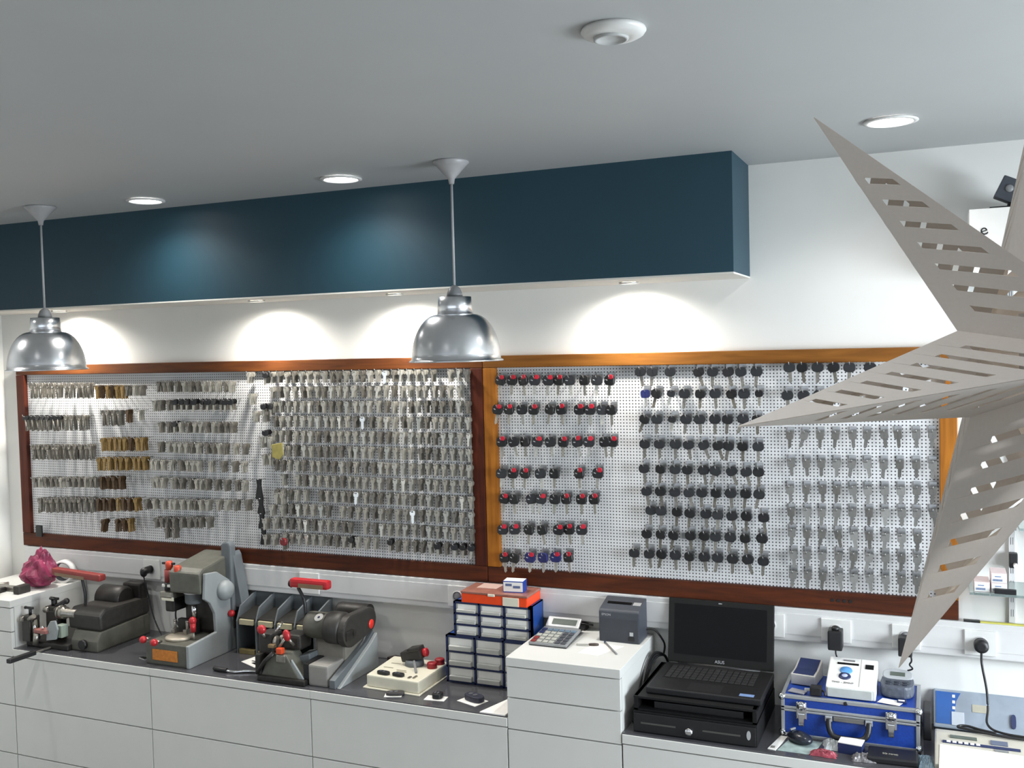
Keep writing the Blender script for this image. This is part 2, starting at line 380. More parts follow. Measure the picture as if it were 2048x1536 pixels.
for x, y, lb in DL:
    t = thing('ceiling_downlight', (x, y, ZC), lb, 'downlight', 'recessed downlights in the ceiling')
    MB().lathe([(.064, -.002), (.078, -.002), (.080, -.006), (.066, -.009), (.064, -.006)], (x, y, ZC), caps=False).build('trim_ring', M_plast, t)
    MB().lathe([(.002, -.004), (.063, -.004), (.065, -.001)], (x, y, ZC), caps=True).build('diffuser', M_lampon, t)
    spot('downlight_lamp', (x, y, ZC-.015), DL_E, 150, 1.0, (1, .98, .95), .05)
for x, y, lb in ((-4.15, -1.2, 'unseen ceiling downlight added to brighten the left wall'), (-3.0, -2.1, 'unseen added ceiling downlight in the left middle of the shop'), (-1.5, -2.6, 'unseen added ceiling downlight above the middle of the shop'), (.6, -2.2, 'unseen added ceiling downlight in the right middle of the shop'), (-.3, -3.2, 'unseen ceiling downlight added to light the paper star'), (.2, -4.6, 'unseen added ceiling downlight nearest the shop front')):  # unseen downlights, added to light the room, left wall and star
    t = thing('ceiling_downlight', (x, y, ZC), lb, 'downlight', 'recessed downlights in the ceiling')
    MB().lathe([(.064, -.002), (.078, -.002), (.080, -.006), (.066, -.009), (.064, -.006)], (x, y, ZC), caps=False).build('trim_ring', M_plast, t)
    MB().lathe([(.002, -.004), (.063, -.004), (.065, -.001)], (x, y, ZC), caps=True).build('diffuser', M_lampon, t)
    spot('downlight_lamp', (x, y, ZC-.015), RD_E*({-.3: .24, -4.15: .7, -1.5: .75}.get(x, 1.1)), 130, .8, (1, .985, .96), .05)
SP = [(-4.031, -.118, 'soffit spotlight behind the left pendant lamp'), (-2.789, -.164, 'second soffit spotlight from the left, above the left key board'), (-2.079, -.163, 'third soffit spotlight, just left of the right-hand pendant'), (-1.071, -.103, 'soffit spotlight above the right key board')]
for x, y, lb in SP:
    y = min(y, -.13)
    t = thing('soffit_spotlight', (x, y, ZS), lb, 'spotlight', 'spotlights under the bulkhead')
    MB().lathe([(.028, -.001), (.037, -.001), (.038, -.005), (.029, -.007)], (x, y, ZS), caps=False).build('trim_ring', M_alu2, t)
    MB().lathe([(.002, -.004), (.028, -.004), (.029, -.001)], (x, y, ZS)).build('lens', M_spoton, t)
    spot('soffit_lamp', (x, y, ZS-.012), SP_E, 54, .7, (1, .94, .84), .02, (0, 1.1, -1))
for x, y, lb in SP: spot('soffit_spill', (x, min(y, -.13), ZS-.012), SS_E*(1.8 if x < -4 else 1), 160, 1.0, (1, .95, .87), .03, (0, .1, -1))
area('daylight_right', (XR-.02, (wy0+wy1)/2, (wz0+wz1)/2), (-1, 0, -.8), 2.0, wy1-wy0, WR_E, (.86, .94, 1))
area('front_fill', ((fx0+fx1)/2, YF+.02, (wz0+wz1)/2), (0, 1, 0), 5.5, 2.0, WF_E, (.93, .97, 1))  # weak fill added for unseen daylight from the shop front
wd = bpy.data.worlds.new('daylight_sky'); SC.world = wd; wd.use_nodes = True
bg = wd.node_tree.nodes['Background']; bg.inputs[0].default_value = (.72, .84, 1, 1); bg.inputs[1].default_value = 1.0
# ------------------------------------------------------------------ ceiling things
t = thing('smoke_detector', (-.607, -1.773, ZC), 'round white smoke detector on the ceiling', 'smoke detector')
c = (-.607, -1.773, ZC)
MB().lathe([(.066, 0), (.068, -.006), (.064, -.012), (.055, -.017), (.036, -.021), (.034, -.02)], c).build('housing', M_plast, t)
MB().lathe([(.036, -.018), (.036, -.024), (.031, -.026), (.029, -.022), (.004, -.022)], (c[0]-.004, c[1]-.006, ZC)).build('sensor_ring', mat('detector_grey', (186, 188, 188), .5), t)
MB().box(c[0]-.012, c[0]-.002, c[1]+.033, c[1]+.038, ZC-.0215, ZC-.0165, .001).build('indicator', M_black, t)
def pendant(x, y, zt, label):
    t = thing('pendant_lamp', (x, y, ZC), label, 'pendant lamp', 'aluminium pendant lamps'); c = (x, y, 0)
    MB().lathe([(.062, ZC), (.064, ZC-.006), (.05, ZC-.02), (.012, ZC-.062), (.009, ZC-.08), (.006, ZC-.08)], c).build('ceiling_rose', mat('rose_plastic', (168, 168, 170), .4), t)
    MB().cyl((x, y, ZC-.078), (x, y, zt), .0045, n=10).build('cord', mat('cord_plastic', (176, 178, 180), .45), t)
    MB().lathe([(.007, zt+.008), (.020, zt-.002), (.027, zt-.02), (.029, zt-.034), (.003, zt-.034)], c).build('socket_cap', M_grayp, t)
    z = zt-.032
    MB().lathe([(.03, z), (.058, z-.001), (.061, z-.03), (.064, z-.062), (.058, z-.062)], c, 40).build('collar', M_alu, t)
    z -= .062
    pr = [(.056, z+.002), (.066, z)]
    for i in range(1, 13):
        a = i/12*PI/2; pr.append((.064+(.158-.064)*math.sin(a)**.92, z-.158*(1-math.cos(a))**.93))
    pr += [(.163, z-.16), (.167, z-.163), (.166, z-.167), (.160, z-.165), (.154, z-.155)]
    for i in range(11, -1, -1):
        a = i/12*PI/2; pr.append((.060+(.154-.060)*math.sin(a)**.92, z-.004-.152*(1-math.cos(a))**.93))
    MB().lathe(pr, c, 56, caps=False).build('shade', M_alu, t)
    MB().lathe([(.012, z-.02), (.03, z-.06), (.034, z-.085), (.024, z-.112), (.004, z-.12)], c).build('bulb', mat('frosted_bulb', (235, 235, 230), .4), t)
pendant(-1.553, -.652, 2.595, 'aluminium dome pendant lamp hanging in front of the boards\' shared divider')
pendant(-3.545, -.643, 2.59, 'aluminium dome pendant lamp at the left, in front of the left board\'s top corner')
# paper star lantern (seven points, slit sides)
SCn = Vector((.0966, -2.6081, 2.362))
SM = Matrix(((-.5757, -.6313, -.5196), (-.4667, .7756, -.4251), (.6713, -.0022, -.7411)))
t = thing('star_lantern', SCn, 'white paper star lantern with slit points hanging in the foreground', 'star lantern')
RT, RV, HA = .35, .1022, .1389
def slotted(mb, T, V, A):
    nrm = (V-T).cross(A-T).normalized()
    def P(tt, s): return T+(V-T)*tt*(1-s)+(A-T)*tt*s
    n = 7; prev = 0.0
    for k in range(n):
        a = .27+k*.098; b = a+.028
        mb.quad(*[p for p in ([P(prev, 0), P(a, 0), P(a, 1), P(prev, 1)] if prev > 0 else [T, P(a, 0), P(a, 1)])])
        m0 = .2
        mb.quad(P(a, 0), P(b, 0), P(b, m0), P(a, m0)); mb.quad(P(a, 1-m0), P(b, 1-m0), P(b, 1), P(a, 1)); prev = b
    mb.quad(P(prev, 0), P(1, 0), P(1, 1), P(prev, 1))
for i in range(7):
    a = 2*PI*i/7; T = SCn+SM@Vector((RT*math.cos(a), 0, RT*math.sin(a)))
    mb = MB()
    for sg in (-1, 1):
        V = SCn+SM@Vector((RV*math.cos(a+sg*PI/7), 0, RV*math.sin(a+sg*PI/7)))
        for h in (-1, 1): slotted(mb, T, V, SCn+SM@Vector((0, h*(HA if h < 0 else .085), 0)))
    bmesh.ops.remove_doubles(mb.bm, verts=mb.bm.verts[:], dist=1e-5)
    o = mb.build('star_point', M_star, t); md = o.modifiers.new('paper', 'SOLIDIFY'); md.thickness = .0006
tip = SCn+SM@Vector((RT*math.cos(2*PI*6/7)*.3, 0, RT*math.sin(2*PI*6/7)*.3))
MB().tube([(SCn.x, SCn.y, SCn.z+.04), (SCn.x+.005, SCn.y, 2.75), (SCn.x, SCn.y, ZC)], .003).build('cord', M_plast, t)
MB().cyl((SCn.x, SCn.y, SCn.z-.02), (SCn.x, SCn.y, SCn.z+.045), .017).build('bulb_holder', M_plast, t)
# ------------------------------------------------------------------ key boards
BZ0, BZ1 = 1.388, 2.345
def board(name, x0, x1, label, wl, wr, wt, wb):
    t = thing(name, (x0, 0, BZ0), label, 'key board', 'framed pegboards of keys')
    MB().box(x0+.03, x1-.03, -.014, -.002, BZ0+.03, BZ1-.03).build('pegboard_panel', M_peg, t)
    b = .0575; D = -.034
    MB().box(x0, x1, D, -.001, BZ1-.05, BZ1, .003).build('top_rail', wt, t)
    MB().box(x0, x1, D, -.001, BZ0, BZ0+.068, .003).build('bottom_rail', wb, t)
    MB().box(x0, x0+b, D-.001, -.001, BZ0+.069, BZ1-.051, .003).build('stile', wl, t)
    MB().box(x1-b, x1, D-.001, -.001, BZ0+.069, BZ1-.051, .003).build('stile', wr, t)
    return t
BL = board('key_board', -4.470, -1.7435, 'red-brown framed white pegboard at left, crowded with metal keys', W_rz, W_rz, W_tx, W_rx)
BR = board('key_board', -1.7415, .068, 'amber framed white pegboard at right hung with black car keys', W_az, W_az, W_ax, W_rx)  # bottom rail red-brown: shade on the amber varnish put into its colour
mb = MB()
for i in range(4): mb.cyl((-.353+i*.021, -.0345, 1.425), (-.353+i*.021, -.036, 1.425), .006, n=12)
mb.build('drilled_hole', M_black, BR)
# --- key prototypes: local origin at the hanging hole, front towards -y
PROTO = {}
def ring_poly(rx, rz, n=16, cz=0, ex=2.0):
    return [(rx*abs(math.cos(a))**(2/ex)*(1 if math.cos(a) >= 0 else -1), cz+rz*abs(math.sin(a))**(2/ex)*(1 if math.sin(a) >= 0 else -1)) for a in [2*PI*i/n for i in range(n)]]
def blade_poly(w, z0, z1, teeth=5, d=.25):
    pts = [(-w/2, z0), (-w/2, z1+w*.4), (-w*.1, z1)]; h = z0-z1
    pts.append((w/2*(1-d), z1+w*.5))
    for i in range(teeth):
        zz = z1+w*.5+(h*.72-w*.5)*(i+.5)/teeth
        pts.append((w/2*(1-d*(i % 2)), zz))
    pts += [(w/2, z0-h*.2), (w/2, z0)]
    return pts
def proto(kind, name, parts):
    r = bpy.data.objects.new(name, None); r.empty_display_size = .01
    for pn, mb, mt in parts:
        ob = mb.build(pn, mt, None, org=(0, 0, 0)); ob.parent = r; COL.objects.unlink(ob)
    PROTO[kind] = r
def pr(*a, **k): return MB().prism(*a, **k)
bow = [(-.0065, .006), (-.011, -.001), (-.0115, -.009), (-.007, -.017), (.007, -.017), (.0115, -.009), (.011, -.001), (.0065, .006)]
def bowmesh(sx, sz, hole=.004, th=.0022):
    # bow plate with a real hanging hole
    b = MB(); n = 16; outer = []
    for i in range(n):
        a = 2*PI*i/n; rx = .0115*sx; rz = .0118*sz
        outer.append((rx*math.copysign(abs(math.cos(a))**.7, math.cos(a)), -.0055*sz+rz*math.copysign(abs(math.sin(a))**.7, math.sin(a))))
    inner = [(hole*math.cos(2*PI*i/n), hole*.8*math.sin(2*PI*i/n)) for i in range(n)]
    for y, s in ((-th/2, 1), (th/2, -1)):
        for i in range(n):
            j = (i+1) % n; q = [(outer[i][0], y, outer[i][1]), (outer[j][0], y, outer[j][1]), (inner[j][0], y, inner[j][1]), (inner[i][0], y, inner[i][1])]
            b.quad(*(q if s > 0 else q[::-1]))
    for lp, s in ((outer, 1), (inner, -1)):
        for i in range(n):
            j = (i+1) % n; b.quad((lp[i][0], -th/2, lp[i][1]), (lp[i][0], th/2, lp[i][1]), (lp[j][0], th/2, lp[j][1]), (lp[j][0], -th/2, lp[j][1]))
    return b
def flat(kind, name, m, sx=1, sz=1, L=.05, bw=.0085):
    proto(kind, name, [('bow', bowmesh(sx, sz), m), ('blade', pr(blade_poly(bw, -.015*sz, -L), -.001, .001), m)])
flat('flat', 'hanging_key_blank', M_keyg, 1.0, 1.0, .048, .0105)
flat('dull', 'hanging_key_blank', M_keyd, 1.0, 1.0, .048, .0105)
flat('hflat', 'hanging_side_key_blank', M_keyg, 1.0, 1.0, .048, .0105)  # flat key blanks, same sort as those in the dense grid
flat('hdull', 'hanging_side_key_blank', M_keyd, 1.0, 1.0, .048, .0105)
flat('bright', 'hanging_key_blank', M_keyb, 1.05, 1.0, .052, .013)
flat('brass', 'hanging_brass_key', M_brass, 1.1, 1.05, .064, .014)
flat('brown', 'hanging_brass_key', M_brown, 1.1, 1.05, .058, .014)
b = MB(); b.cyl((0, 0, -.012), (0, 0, -.072), .0034, n=10); b.box(-.001, .010, -.0012, .0012, -.072, -.054); b.box(-.0045, .0045, -.0045, .0045, -.019, -.015, .001)
proto('long', 'hanging_long_key', [('bow', bowmesh(1.25, 1.2, .0055, .003), M_keyd), ('shank', b, M_keyd)])
b = MB(); b.cyl((0, 0, -.014), (0, 0, -.075), .0044, n=10); b.box(-.001, .010, -.0012, .0012, -.074, -.052)
proto('longb', 'hanging_long_key', [('bow', MB().prism(ring_poly(.017, .011, 14, -.008, 3), -.004, .004, bev=.0015), M_keyh), ('shank', b, M_keyd)])
proto('black', 'hanging_car_key', [('key_head', MB().prism(ring_poly(.0215, .0175, 16, -.010, 2.6), -.0045, .0045, bev=.002), M_keyh), ('blade', pr(blade_poly(.0125, -.025, -.068), -.0011, .0011), M_keyd)])
proto('blackr', 'hanging_car_key', [('key_head', MB().prism([(-.012, .010), (-.021, .0), (-.023, -.012), (-.014, -.026), (.014, -.026), (.023, -.012), (.021, 0), (.012, .010)], -.0055, .0055, bev=.0025), M_keyh), ('blade', pr(blade_poly(.0125, -.025, -.068), -.0011, .0011), M_keyd)])
proto('bluek', 'hanging_car_key', [('key_head', MB().prism(ring_poly(.019, .0165, 16, -.010, 3.2), -.005, .005, bev=.002), M_keyn), ('blade', pr(blade_poly(.0095, -.023, -.062), -.0011, .0011), M_keyg)])
small = lambda m: MB().prism(ring_poly(.016, .0135, 14, -.008, 2.6), -.004, .004, bev=.0018)
proto('blacks', 'hanging_car_key', [('key_head', small(0), M_keyh), ('blade', pr(blade_poly(.0115, -.02, -.056), -.001, .001), M_keyg)])
proto('red', 'hanging_car_key', [('key_head', MB().prism(ring_poly(.02, .018, 14, -.008, 3), -.006, .006, bev=.003), mat('dark_red_head', (120, 22, 30), .4)), ('blade', pr(blade_poly(.009, -.024, -.052), -.001, .001), M_keyd)])
def shell(kind, hm, tabbed):
    hd = [(-.013, .011), (-.0215, .003), (-.023, -.018), (-.015, -.029), (.015, -.029), (.023, -.018), (.0215, .003), (.013, .011)]
    ps = [('key_head', MB().prism(hd, -.007, .007, bev=.003), hm), ('blade', pr(blade_poly(.0125, -.027, -.072), -.0011, .0011), M_keyg),
          ('emblem', MB().box(-.013, -.004, -.0078, -.0066, -.0125, -.0095, .0005, T=Matrix.Rotation(.25, 4, 'Y')), M_mark)]
    if tabbed: ps.append(('red_tab', MB().prism([(-.003, -.002), (.002, .014), (.016, .014), (.020, .002), (.013, -.004)], -.0088, -.004, bev=.0012), M_tab))
    proto(kind, 'hanging_key_shell', ps)
shell('tab', M_keyh, True); shell('plain', M_keyh, False); shell('tabblue', M_keyn, True); shell('plainblue', M_keyn, False)
g = [(-.014, .008), (-.0105, .0065), (-.007, .008), (-.0035, .0065), (0, .008), (.0035, .0065), (.007, .008), (.0105, .0065), (.014, .008), (.014, -.018), (.010, -.023), (-.010, -.023), (-.014, -.018)]
proto('gray', 'hanging_coated_key', [('bow', MB().prism(g, -.002, .002), M_keyw), ('blade', pr(blade_poly(.013, -.022, -.056), -.0011, .0011), M_keyw)])
def hangkey(kind, x, y, z, rz, ry, label, group):
    p = PROTO[kind]; r = p.copy(); COL.objects.link(r)
    for ch in p.children:
        c = ch.copy(); COL.objects.link(c); c.parent = r
    r.location = (x, y, z); r.rotation_euler = (0, ry, rz); tag(r, label, 'key', group); return r
HK = {'L': [], 'R': []}; STACK = []
def hooked(side, x, y, z): HK[side].append((x, y, z))
NAMES = {'hflat': 'silver house key', 'hdull': 'dull silver house key', 'flat': 'silver key blank', 'dull': 'dull silver key blank', 'bright': 'bright silver key blank', 'brass': 'brass key blank', 'brown': 'dark aged brass key', 'long': 'long-shanked silver key', 'longb': 'long key with black bow', 'black': 'black-headed car key', 'blackr': 'black-headed car key', 'blacks': 'small black-headed key', 'bluek': 'blue-headed car key', 'red': 'dark red-headed key', 'tab': 'black key shell with red tab', 'plain': 'all-black key shell', 'tabblue': 'blue key shell with red tab', 'plainblue': 'blue key shell', 'gray': 'grey coated key blank'}
def cluster_rows(items, tol):
    # rows numbered from the top, keys numbered from the left within their row
    items = sorted(items, key=lambda i: -i[2]); rows = []
    for it in items:
        for rw in rows:
            if abs(rw[0]-it[2]) < tol: rw[1].append(it); break
        else: rows.append([it[2], [it]])
    for ri, (z, its) in enumerate(rows):
        for ci, it in enumerate(sorted(its, key=lambda i: i[1])): yield ri+1, ci+1, it
def place(items, y, side, region, group, tol, jit=.06):
    for ri, ci, (k, x, z) in cluster_rows(items, tol):
        yy = y+random.uniform(-.006, .006)
        rz = random.uniform(-.35, .25); ry = random.gauss(0, jit)
        lb = '%s, %s from left in %s row, %s' % (NAMES[k], ORD[ci], ORD[ri], region)
        hangkey(k, x, yy, z, rz, ry, lb, group)
        hooked(side, x, yy, z)
        if side == 'L': STACK.append((k, x, yy, z, rz, ry))
def rows(g):
    for st, s in KEYS[g]:
        for q in s.split(';'):
            a, b = q.split(); yield st, int(a)/1000, int(b)/1000
OFF = {'long': .034, 'longb': .034, 'flat': .022, 'brass': .028, 'brown': .026, 'bright': .026, 'black': .010, 'red': .008, 'gray': .020, 'tab': .008}
L = []
for st, x, z in rows('left'):
    k = st
    if st == 'black': k = 'blacks'
    if st == 'brass' and random.random() < .3: k = 'brown'
    if st == 'flat': k = 'hdull' if random.random() < .45 else 'hflat'
    L.append((k, x, z+OFF[st]))
place([i for i in L if i[1] < -3.885], -.085, 'L', 'left columns, left board', 'keys in the left columns of the left board', .03)
place([i for i in L if -3.885 <= i[1] < -3.50], -.085, 'L', 'brass columns, left board', 'keys in the brass columns of the left board', .03)
place([i for i in L if i[1] >= -3.50], -.085, 'L', 'third block, left board', 'keys in the third block of the left board', .03)
place([('blacks' if st == 'black' else st, x, z+OFF[st]) for st, x, z in rows('mid')], -.075, 'L', 'edge strip, left board', 'keys in the narrow strip of the left board', .03)
G = []
for i in range(12):
    for j in range(26):
        if j < 1 and i in (7, 9, 11): continue
        if (i*31+j*17) % 41 == 5: continue
        q = random.random(); k = 'bright' if q < .07 else ('dull' if q < .38 else 'flat')
        if i == 11 and j > 9 and random.random() < .6: k = 'blacks'
        if i == 0 and j == 22: k = 'brass'
        G.append((k, -2.800+.0398*j+random.uniform(-.003, .003), 2.262-.0675*i+.024+random.uniform(-.002, .002)))
place(G, -.058, 'L', 'dense grid, left board', 'keys in the dense grid of the left board', .03, .05)
T1 = []
tabset = {(0, 0), (0, 1), (0, 2), (0, 3), (0, 4), (0, 5), (0, 9), (1, 0), (1, 1), (1, 3), (1, 5), (1, 6), (1, 7), (2, 0), (2, 3), (2, 5), (2, 6), (2, 7), (2, 9), (3, 1), (3, 2), (3, 5), (3, 6), (4, 0), (4, 3), (4, 5), (4, 6), (4, 7), (5, 0), (5, 1), (5, 4), (5, 5), (5, 6), (6, 0), (6, 2), (6, 4), (6, 5)}
for ri, (st, s) in enumerate(KEYS['b1']):
    for ci, q in enumerate(s.split(';')):
        a, b = q.split(); k = 'tab' if (ri, ci) in tabset else 'plain'
        if ri == 6 and ci in (2, 4): k = 'tabblue'
        if ri == 6 and ci == 3: k = 'plainblue'
        T1.append((k, int(a)/1000, int(b)/1000+.008))
place(T1, -.056, 'R', 'left block, right board', 'key shells on the right board', .045, .1)
T2 = []
for ri, (st, s) in enumerate(KEYS['b2']):
    for ci, q in enumerate(s.split(';')):
        a, b = q.split(); k = random.choice(['black', 'black', 'blackr', 'blacks' if ri in (1, 2) else 'black'])
        if ri == 1 and ci == 0: k = 'bluek'
        if ri == 0 and ci == 7: k = 'blackr'
        T2.append((k, int(a)/1000, int(b)/1000+.010))
place(T2, -.056, 'R', 'middle block, right board', 'car keys in the middle of the right board', .036, .14)
place([('black', x, z+.010) for st, x, z in rows('b3')], -.056, 'R', 'beside star, right board', 'car keys behind the star point', .04, .1)
place([('gray', x, z+.020) for st, x, z in rows('b4')], -.050, 'R', 'grey block, right board', 'grey coated keys on the right board', .036, .1)
# keys behind the front ones on the same hooks: far more than three hundred, one mass
st = MB()
for k, x, y, z, rz, ry in STACK:
    m_ = {'brass': M_brass, 'brown': M_brown, 'bright': M_keyg, 'flat': M_keyg, 'hflat': M_keyg}.get(k, M_keyd)
    for q in range(1, 4 if y > -.07 else 5):
        yy = y+.0085*q
        if yy > -.022: break
        T = Matrix.Translation((x, yy, z)) @ Euler((0, ry*.7+random.gauss(0, .05), rz*.5+random.gauss(0, .1))).to_matrix().to_4x4()
        lg = k in ('long', 'longb')
        bw = .0155 if k == 'longb' else .0112
        st.m(M_keyh if k in ('longb', 'blacks') else m_).prism([(-.006, .006), (-bw, -.001), (-bw, -.010), (-.006, -.017), (.006, -.017), (bw, -.010), (bw, -.001), (.006, .006)], -.0011, .0011, T=T)
        st.m(m_).box(-.0048, .0048, -.001, .001, -.070 if lg else (-.060 if k in ('brass', 'brown') else -.046), -.016, T=T)
o = st.build('stacked_key_blanks')
tag(o, 'spare key blanks stacked behind the front keys on the left board hooks', 'keys', kind='stuff')
# hooks: the hundred nearest of each board as parts, the rest one part
for side, B in (('L', BL), ('R', BR)):
    hs = sorted(HK[side], key=lambda h: -h[0]); rest = MB()
    def hk(mb, h):
        x, y, z = h; a = z+.0012
        mb.tube([(x, -.013, a+.002), (x, y+.004, a), (x, y-.010, a), (x, y-.016, a+.004), (x, y-.018, a+.010)], .0016, 6)
        if side == 'R': mb.box(x-.013, x+.013, -.019, -.0135, a-.006, a+.020, .001)
    base = None
    for i, h in enumerate(hs):
        if i < 100: m1 = MB(); hk(m1, h); m1.build('hook', M_hook, B)
        else: hk(rest, h)
    o = rest.build('hooks', M_hook, B); o['kind'] = 'stuff'
# odd things hung on the left board
for x, z, h, lb in ((-2.893, 1.775, .075, 'black plastic key holder hung beside the dense key grid, topmost of four'), (-2.886, 1.685, .052, 'black plastic key holder, second down beside the dense key grid'), (-2.884, 1.615, .052, 'black plastic key holder, third down beside the dense key grid'), (-2.876, 1.55, .062, 'black plastic key holder, lowest beside the dense key grid')):
    t = thing('hanging_key_holder', (x, -.06, z), lb, 'key holder', 'black key holders on the left board')
    MB().prism([(x-.012, z+.02), (x+.012, z+.02), (x+.009, z-.01), (x+.018, z-h+.01), (x+.018, z-h), (x-.018, z-h), (x-.018, z-h+.01), (x-.009, z-.01)], -.066, -.052, bev=.002).build('body', M_black, t)
    MB().tube([(x, -.013, z+.016), (x, -.05, z+.016), (x, -.072, z+.02)], .0018, 6).build('peg', M_hook, t)
o = MB().prism([(-.03, .035), (.03, .045), (.034, -.01), (.012, -.034), (-.026, -.022)], -.004, .004, bev=.002, T=Matrix.Translation((-2.765, -.085, 1.925))).build('hanging_tag', mat('yellow_tag', (150, 140, 78), .6, var=.2), org=(-2.765, -.085, 1.925))
tag(o, 'yellow-green tag hung among the keys left of the dense grid', 'tag')
o = MB().box(-.02, .02, -.006, .006, -.06, .0, .003, T=Matrix.Translation((-4.33, -.05, 1.505))).build('hanging_tool_grip', M_black, org=(-4.33, -.05, 1.505))
tag(o, 'short black tool hanging at the left board\'s lower left corner', 'tool')
o = MB().box(-.014, .014, -.003, .003, -.012, .012, .001, T=Matrix.Translation((-.897, -.017, 1.63))).build('hanging_label_plate', M_grayp, org=(-.897, -.017, 1.63))
tag(o, 'small grey square plate on the empty part of the right board', 'plate')
# ------------------------------------------------------------------ trunking, sockets, plugs
t = thing('cable_trunking', (-1.6, 0, 1.262), 'white plastic cable trunking running along the wall below the key boards', 'cable trunking')
MB().box(-4.45, 1.3, -.042, -.001, 1.262, 1.386, .004).build('channel', M_trunk, t)
MB().box(-4.45, 1.3, -.0445, -.041, 1.288, 1.366, .001).build('cover', M_trunk, t)
def socket(x0, x1, z0, z1, label, hole=True):
    t = thing('wall_socket', ((x0+x1)/2, -.044, (z0+z1)/2), label, 'socket', 'sockets in the trunking'); zc = (z0+z1)/2; xc = (x0+x1)/2
    MB().box(x0, x1, -.053, -.044, z0, z1, .002).build('plate', M_plast, t)
    if hole:
        MB().lathe([(.020, -.0555), (.0235, -.0555), (.0235, -.0515), (.020, -.0515)], (xc, 0, zc), 28, 'y', caps=False).build('socket_ring', mat('socket_grey', (196, 196, 198), .4), t)
        m = MB(); m.lathe([(.001, -.0528), (.020, -.0528), (.020, -.0532), (.001, -.0532)], (xc, 0, zc), 28, 'y'); m.build('socket_well', mat('socket_shade', (150, 150, 152), .5), t)
    return t
socket(-3.625, -3.52, 1.275, 1.372, 'white socket at the left with a black plug in it')
socket(-2.69, -2.585, 1.275, 1.371, 'white socket behind the red lamp bar of the right-hand key machine')
socket(-1.925, -1.835, 1.278, 1.368, 'empty white socket left of the blue drawer cabinets')
socket(-.63, -.523, 1.275, 1.362, 'white socket half hidden by the laptop lid')
socket(-.392, -.288, 1.276, 1.360, 'white socket holding the black power adapter')
socket(-.150, -.056, 1.274, 1.360, 'white socket behind the lower point of the paper star')
socket(.085, .185, 1.276, 1.362, 'white socket at the right with a round black plug')
def plug(name, label, body, cable, r=.0035):
    c = cable[0]; t = thing(name, c, label, 'plug')
    body.build('plug_body', M_black, t); MB().tube(smooth_spline(cable), r).build('cable', M_black, t); return t
plug('power_plug', 'black plug and cable in the socket behind the left key machine', MB().lathe([(.006, -.115), (.015, -.11), (.018, -.085), (.018, -.055)], (-3.575, 0, 1.325), 20, 'y').ball((-3.578, -.098, 1.318), .017, 1, 1.1, 1.4), [(-3.580, -.10, 1.31), (-3.568, -.10, 1.26), (-3.562, -.09, 1.20), (-3.53, -.09, 1.09), (-3.47, -.10, 1.01), (-3.42, -.11, 1.004)])
plug('power_plug', 'round black plug at the right with a cable hanging to the desk machines', MB().lathe([(.012, -.092), (.021, -.089), (.0235, -.083), (.0235, -.055)], (.137, 0, 1.316), 24, 'y'), [(.137, -.085, 1.295), (.138, -.085, 1.255), (.152, -.085, 1.17), (.155, -.10, 1.11), (.152, -.16, 1.075), (.20, -.20, 1.067), (.33, -.21, 1.066)], .004)
plug('power_adapter', 'square black power adapter plugged in right of the laptop', MB().box(-.364, -.314, -.115, -.055, 1.262, 1.333, .006).ball((-.339, -.09, 1.338), .014, 1, 1, .7), [(-.338, -.09, 1.266), (-.338, -.09, 1.245), (-.333, -.06, 1.215), (-.325, -.03, 1.19), (-.32, -.015, 1.17)], .0028)
plug('power_adapter', 'black power adapter mostly behind the lower point of the paper star', MB().box(-.128, -.082, -.11, -.055, 1.262, 1.328, .005), [(-.088, -.09, 1.27), (-.085, -.088, 1.245), (-.092, -.07, 1.225), (-.083, -.05, 1.205), (-.10, -.045, 1.195)], .003)
t = thing('box_cutter', (.11, -.02, 1.388), 'black-ended yellow ruler lying on the trunking at right', 'ruler')
MB().box(.083, .135, -.040, -.019, 1.386, 1.392, .001).build('end_cap', M_black, t)
MB().box(.135, .62, -.038, -.021, 1.386, 1.390, .001).build('strip', mat('yellow_strip', (214, 208, 96), .5), t)
t.name = 'ruler'
# ------------------------------------------------------------------ white drawer chests
FY = -.4625
def chest(x0, x1, h, fronts, label, topinset=True):
    t = thing('drawer_chest', ((x0+x1)/2, FY/2, 0), label, 'drawer chest', 'white drawer chests')
    MB().box(x0+.001, x1-.001, FY+.022, -.004, 0, h-.033).build('carcass', M_lam, t)
    MB().box(x0+.0005, x1-.0005, FY, -.003, h-.033, h, .0015).build('top_panel', M_lam, t)
    for z0, z1 in fronts:
        MB().box(x0+.0022, x1-.0022, FY+.003, FY+.021, z0, z1, .0012).build('drawer', M_lam, t)
    return t
F4 = [(.722, .958), (.486, .717), (.25, .481), (.03, .245)]
F6 = [(1.078, 1.190), (.958, 1.073), (.722, .953), (.486, .717), (.25, .481), (.03, .245)]
CT = .996
chest(-4.062, -3.212, CT, F4, 'white drawer chest under the two left key machines')
chest(-3.212, -2.360, CT, F4, 'white drawer chest below the machine with the round red-dot drum')
chest(-2.360, -1.479, CT, F4, 'white drawer chest below the cream tray and blue drawers')
chest(-1.4785, -1.0345, 1.2275, F6, 'tall narrow white drawer chest carrying the receipt printer and calculator')
chest(-4.53, -4.063, 1.2275, F6, 'tall white drawer chest at the far left with a magenta bag on top')
chest(-1.033, -.17, CT, F4, 'white drawer chest under the laptop and cash drawer')
chest(-.169, .70, CT, F4, 'white drawer chest under the beige device at far right')
o = MB().box(-4.058, -1.4805, FY+.004, -.003, CT, 1.0, .001).build('glass_worktop', M_glass, org=(-2.77, -.23, CT)); tag(o, 'long dark grey glass worktop under the key machines', 'worktop')
o = MB().box(-1.031, .70, FY+.004, -.003, CT, 1.0, .001).build('glass_worktop', M_glass, org=(-.17, -.23, CT)); tag(o, 'dark grey glass worktop under the laptop and blue case', 'worktop')
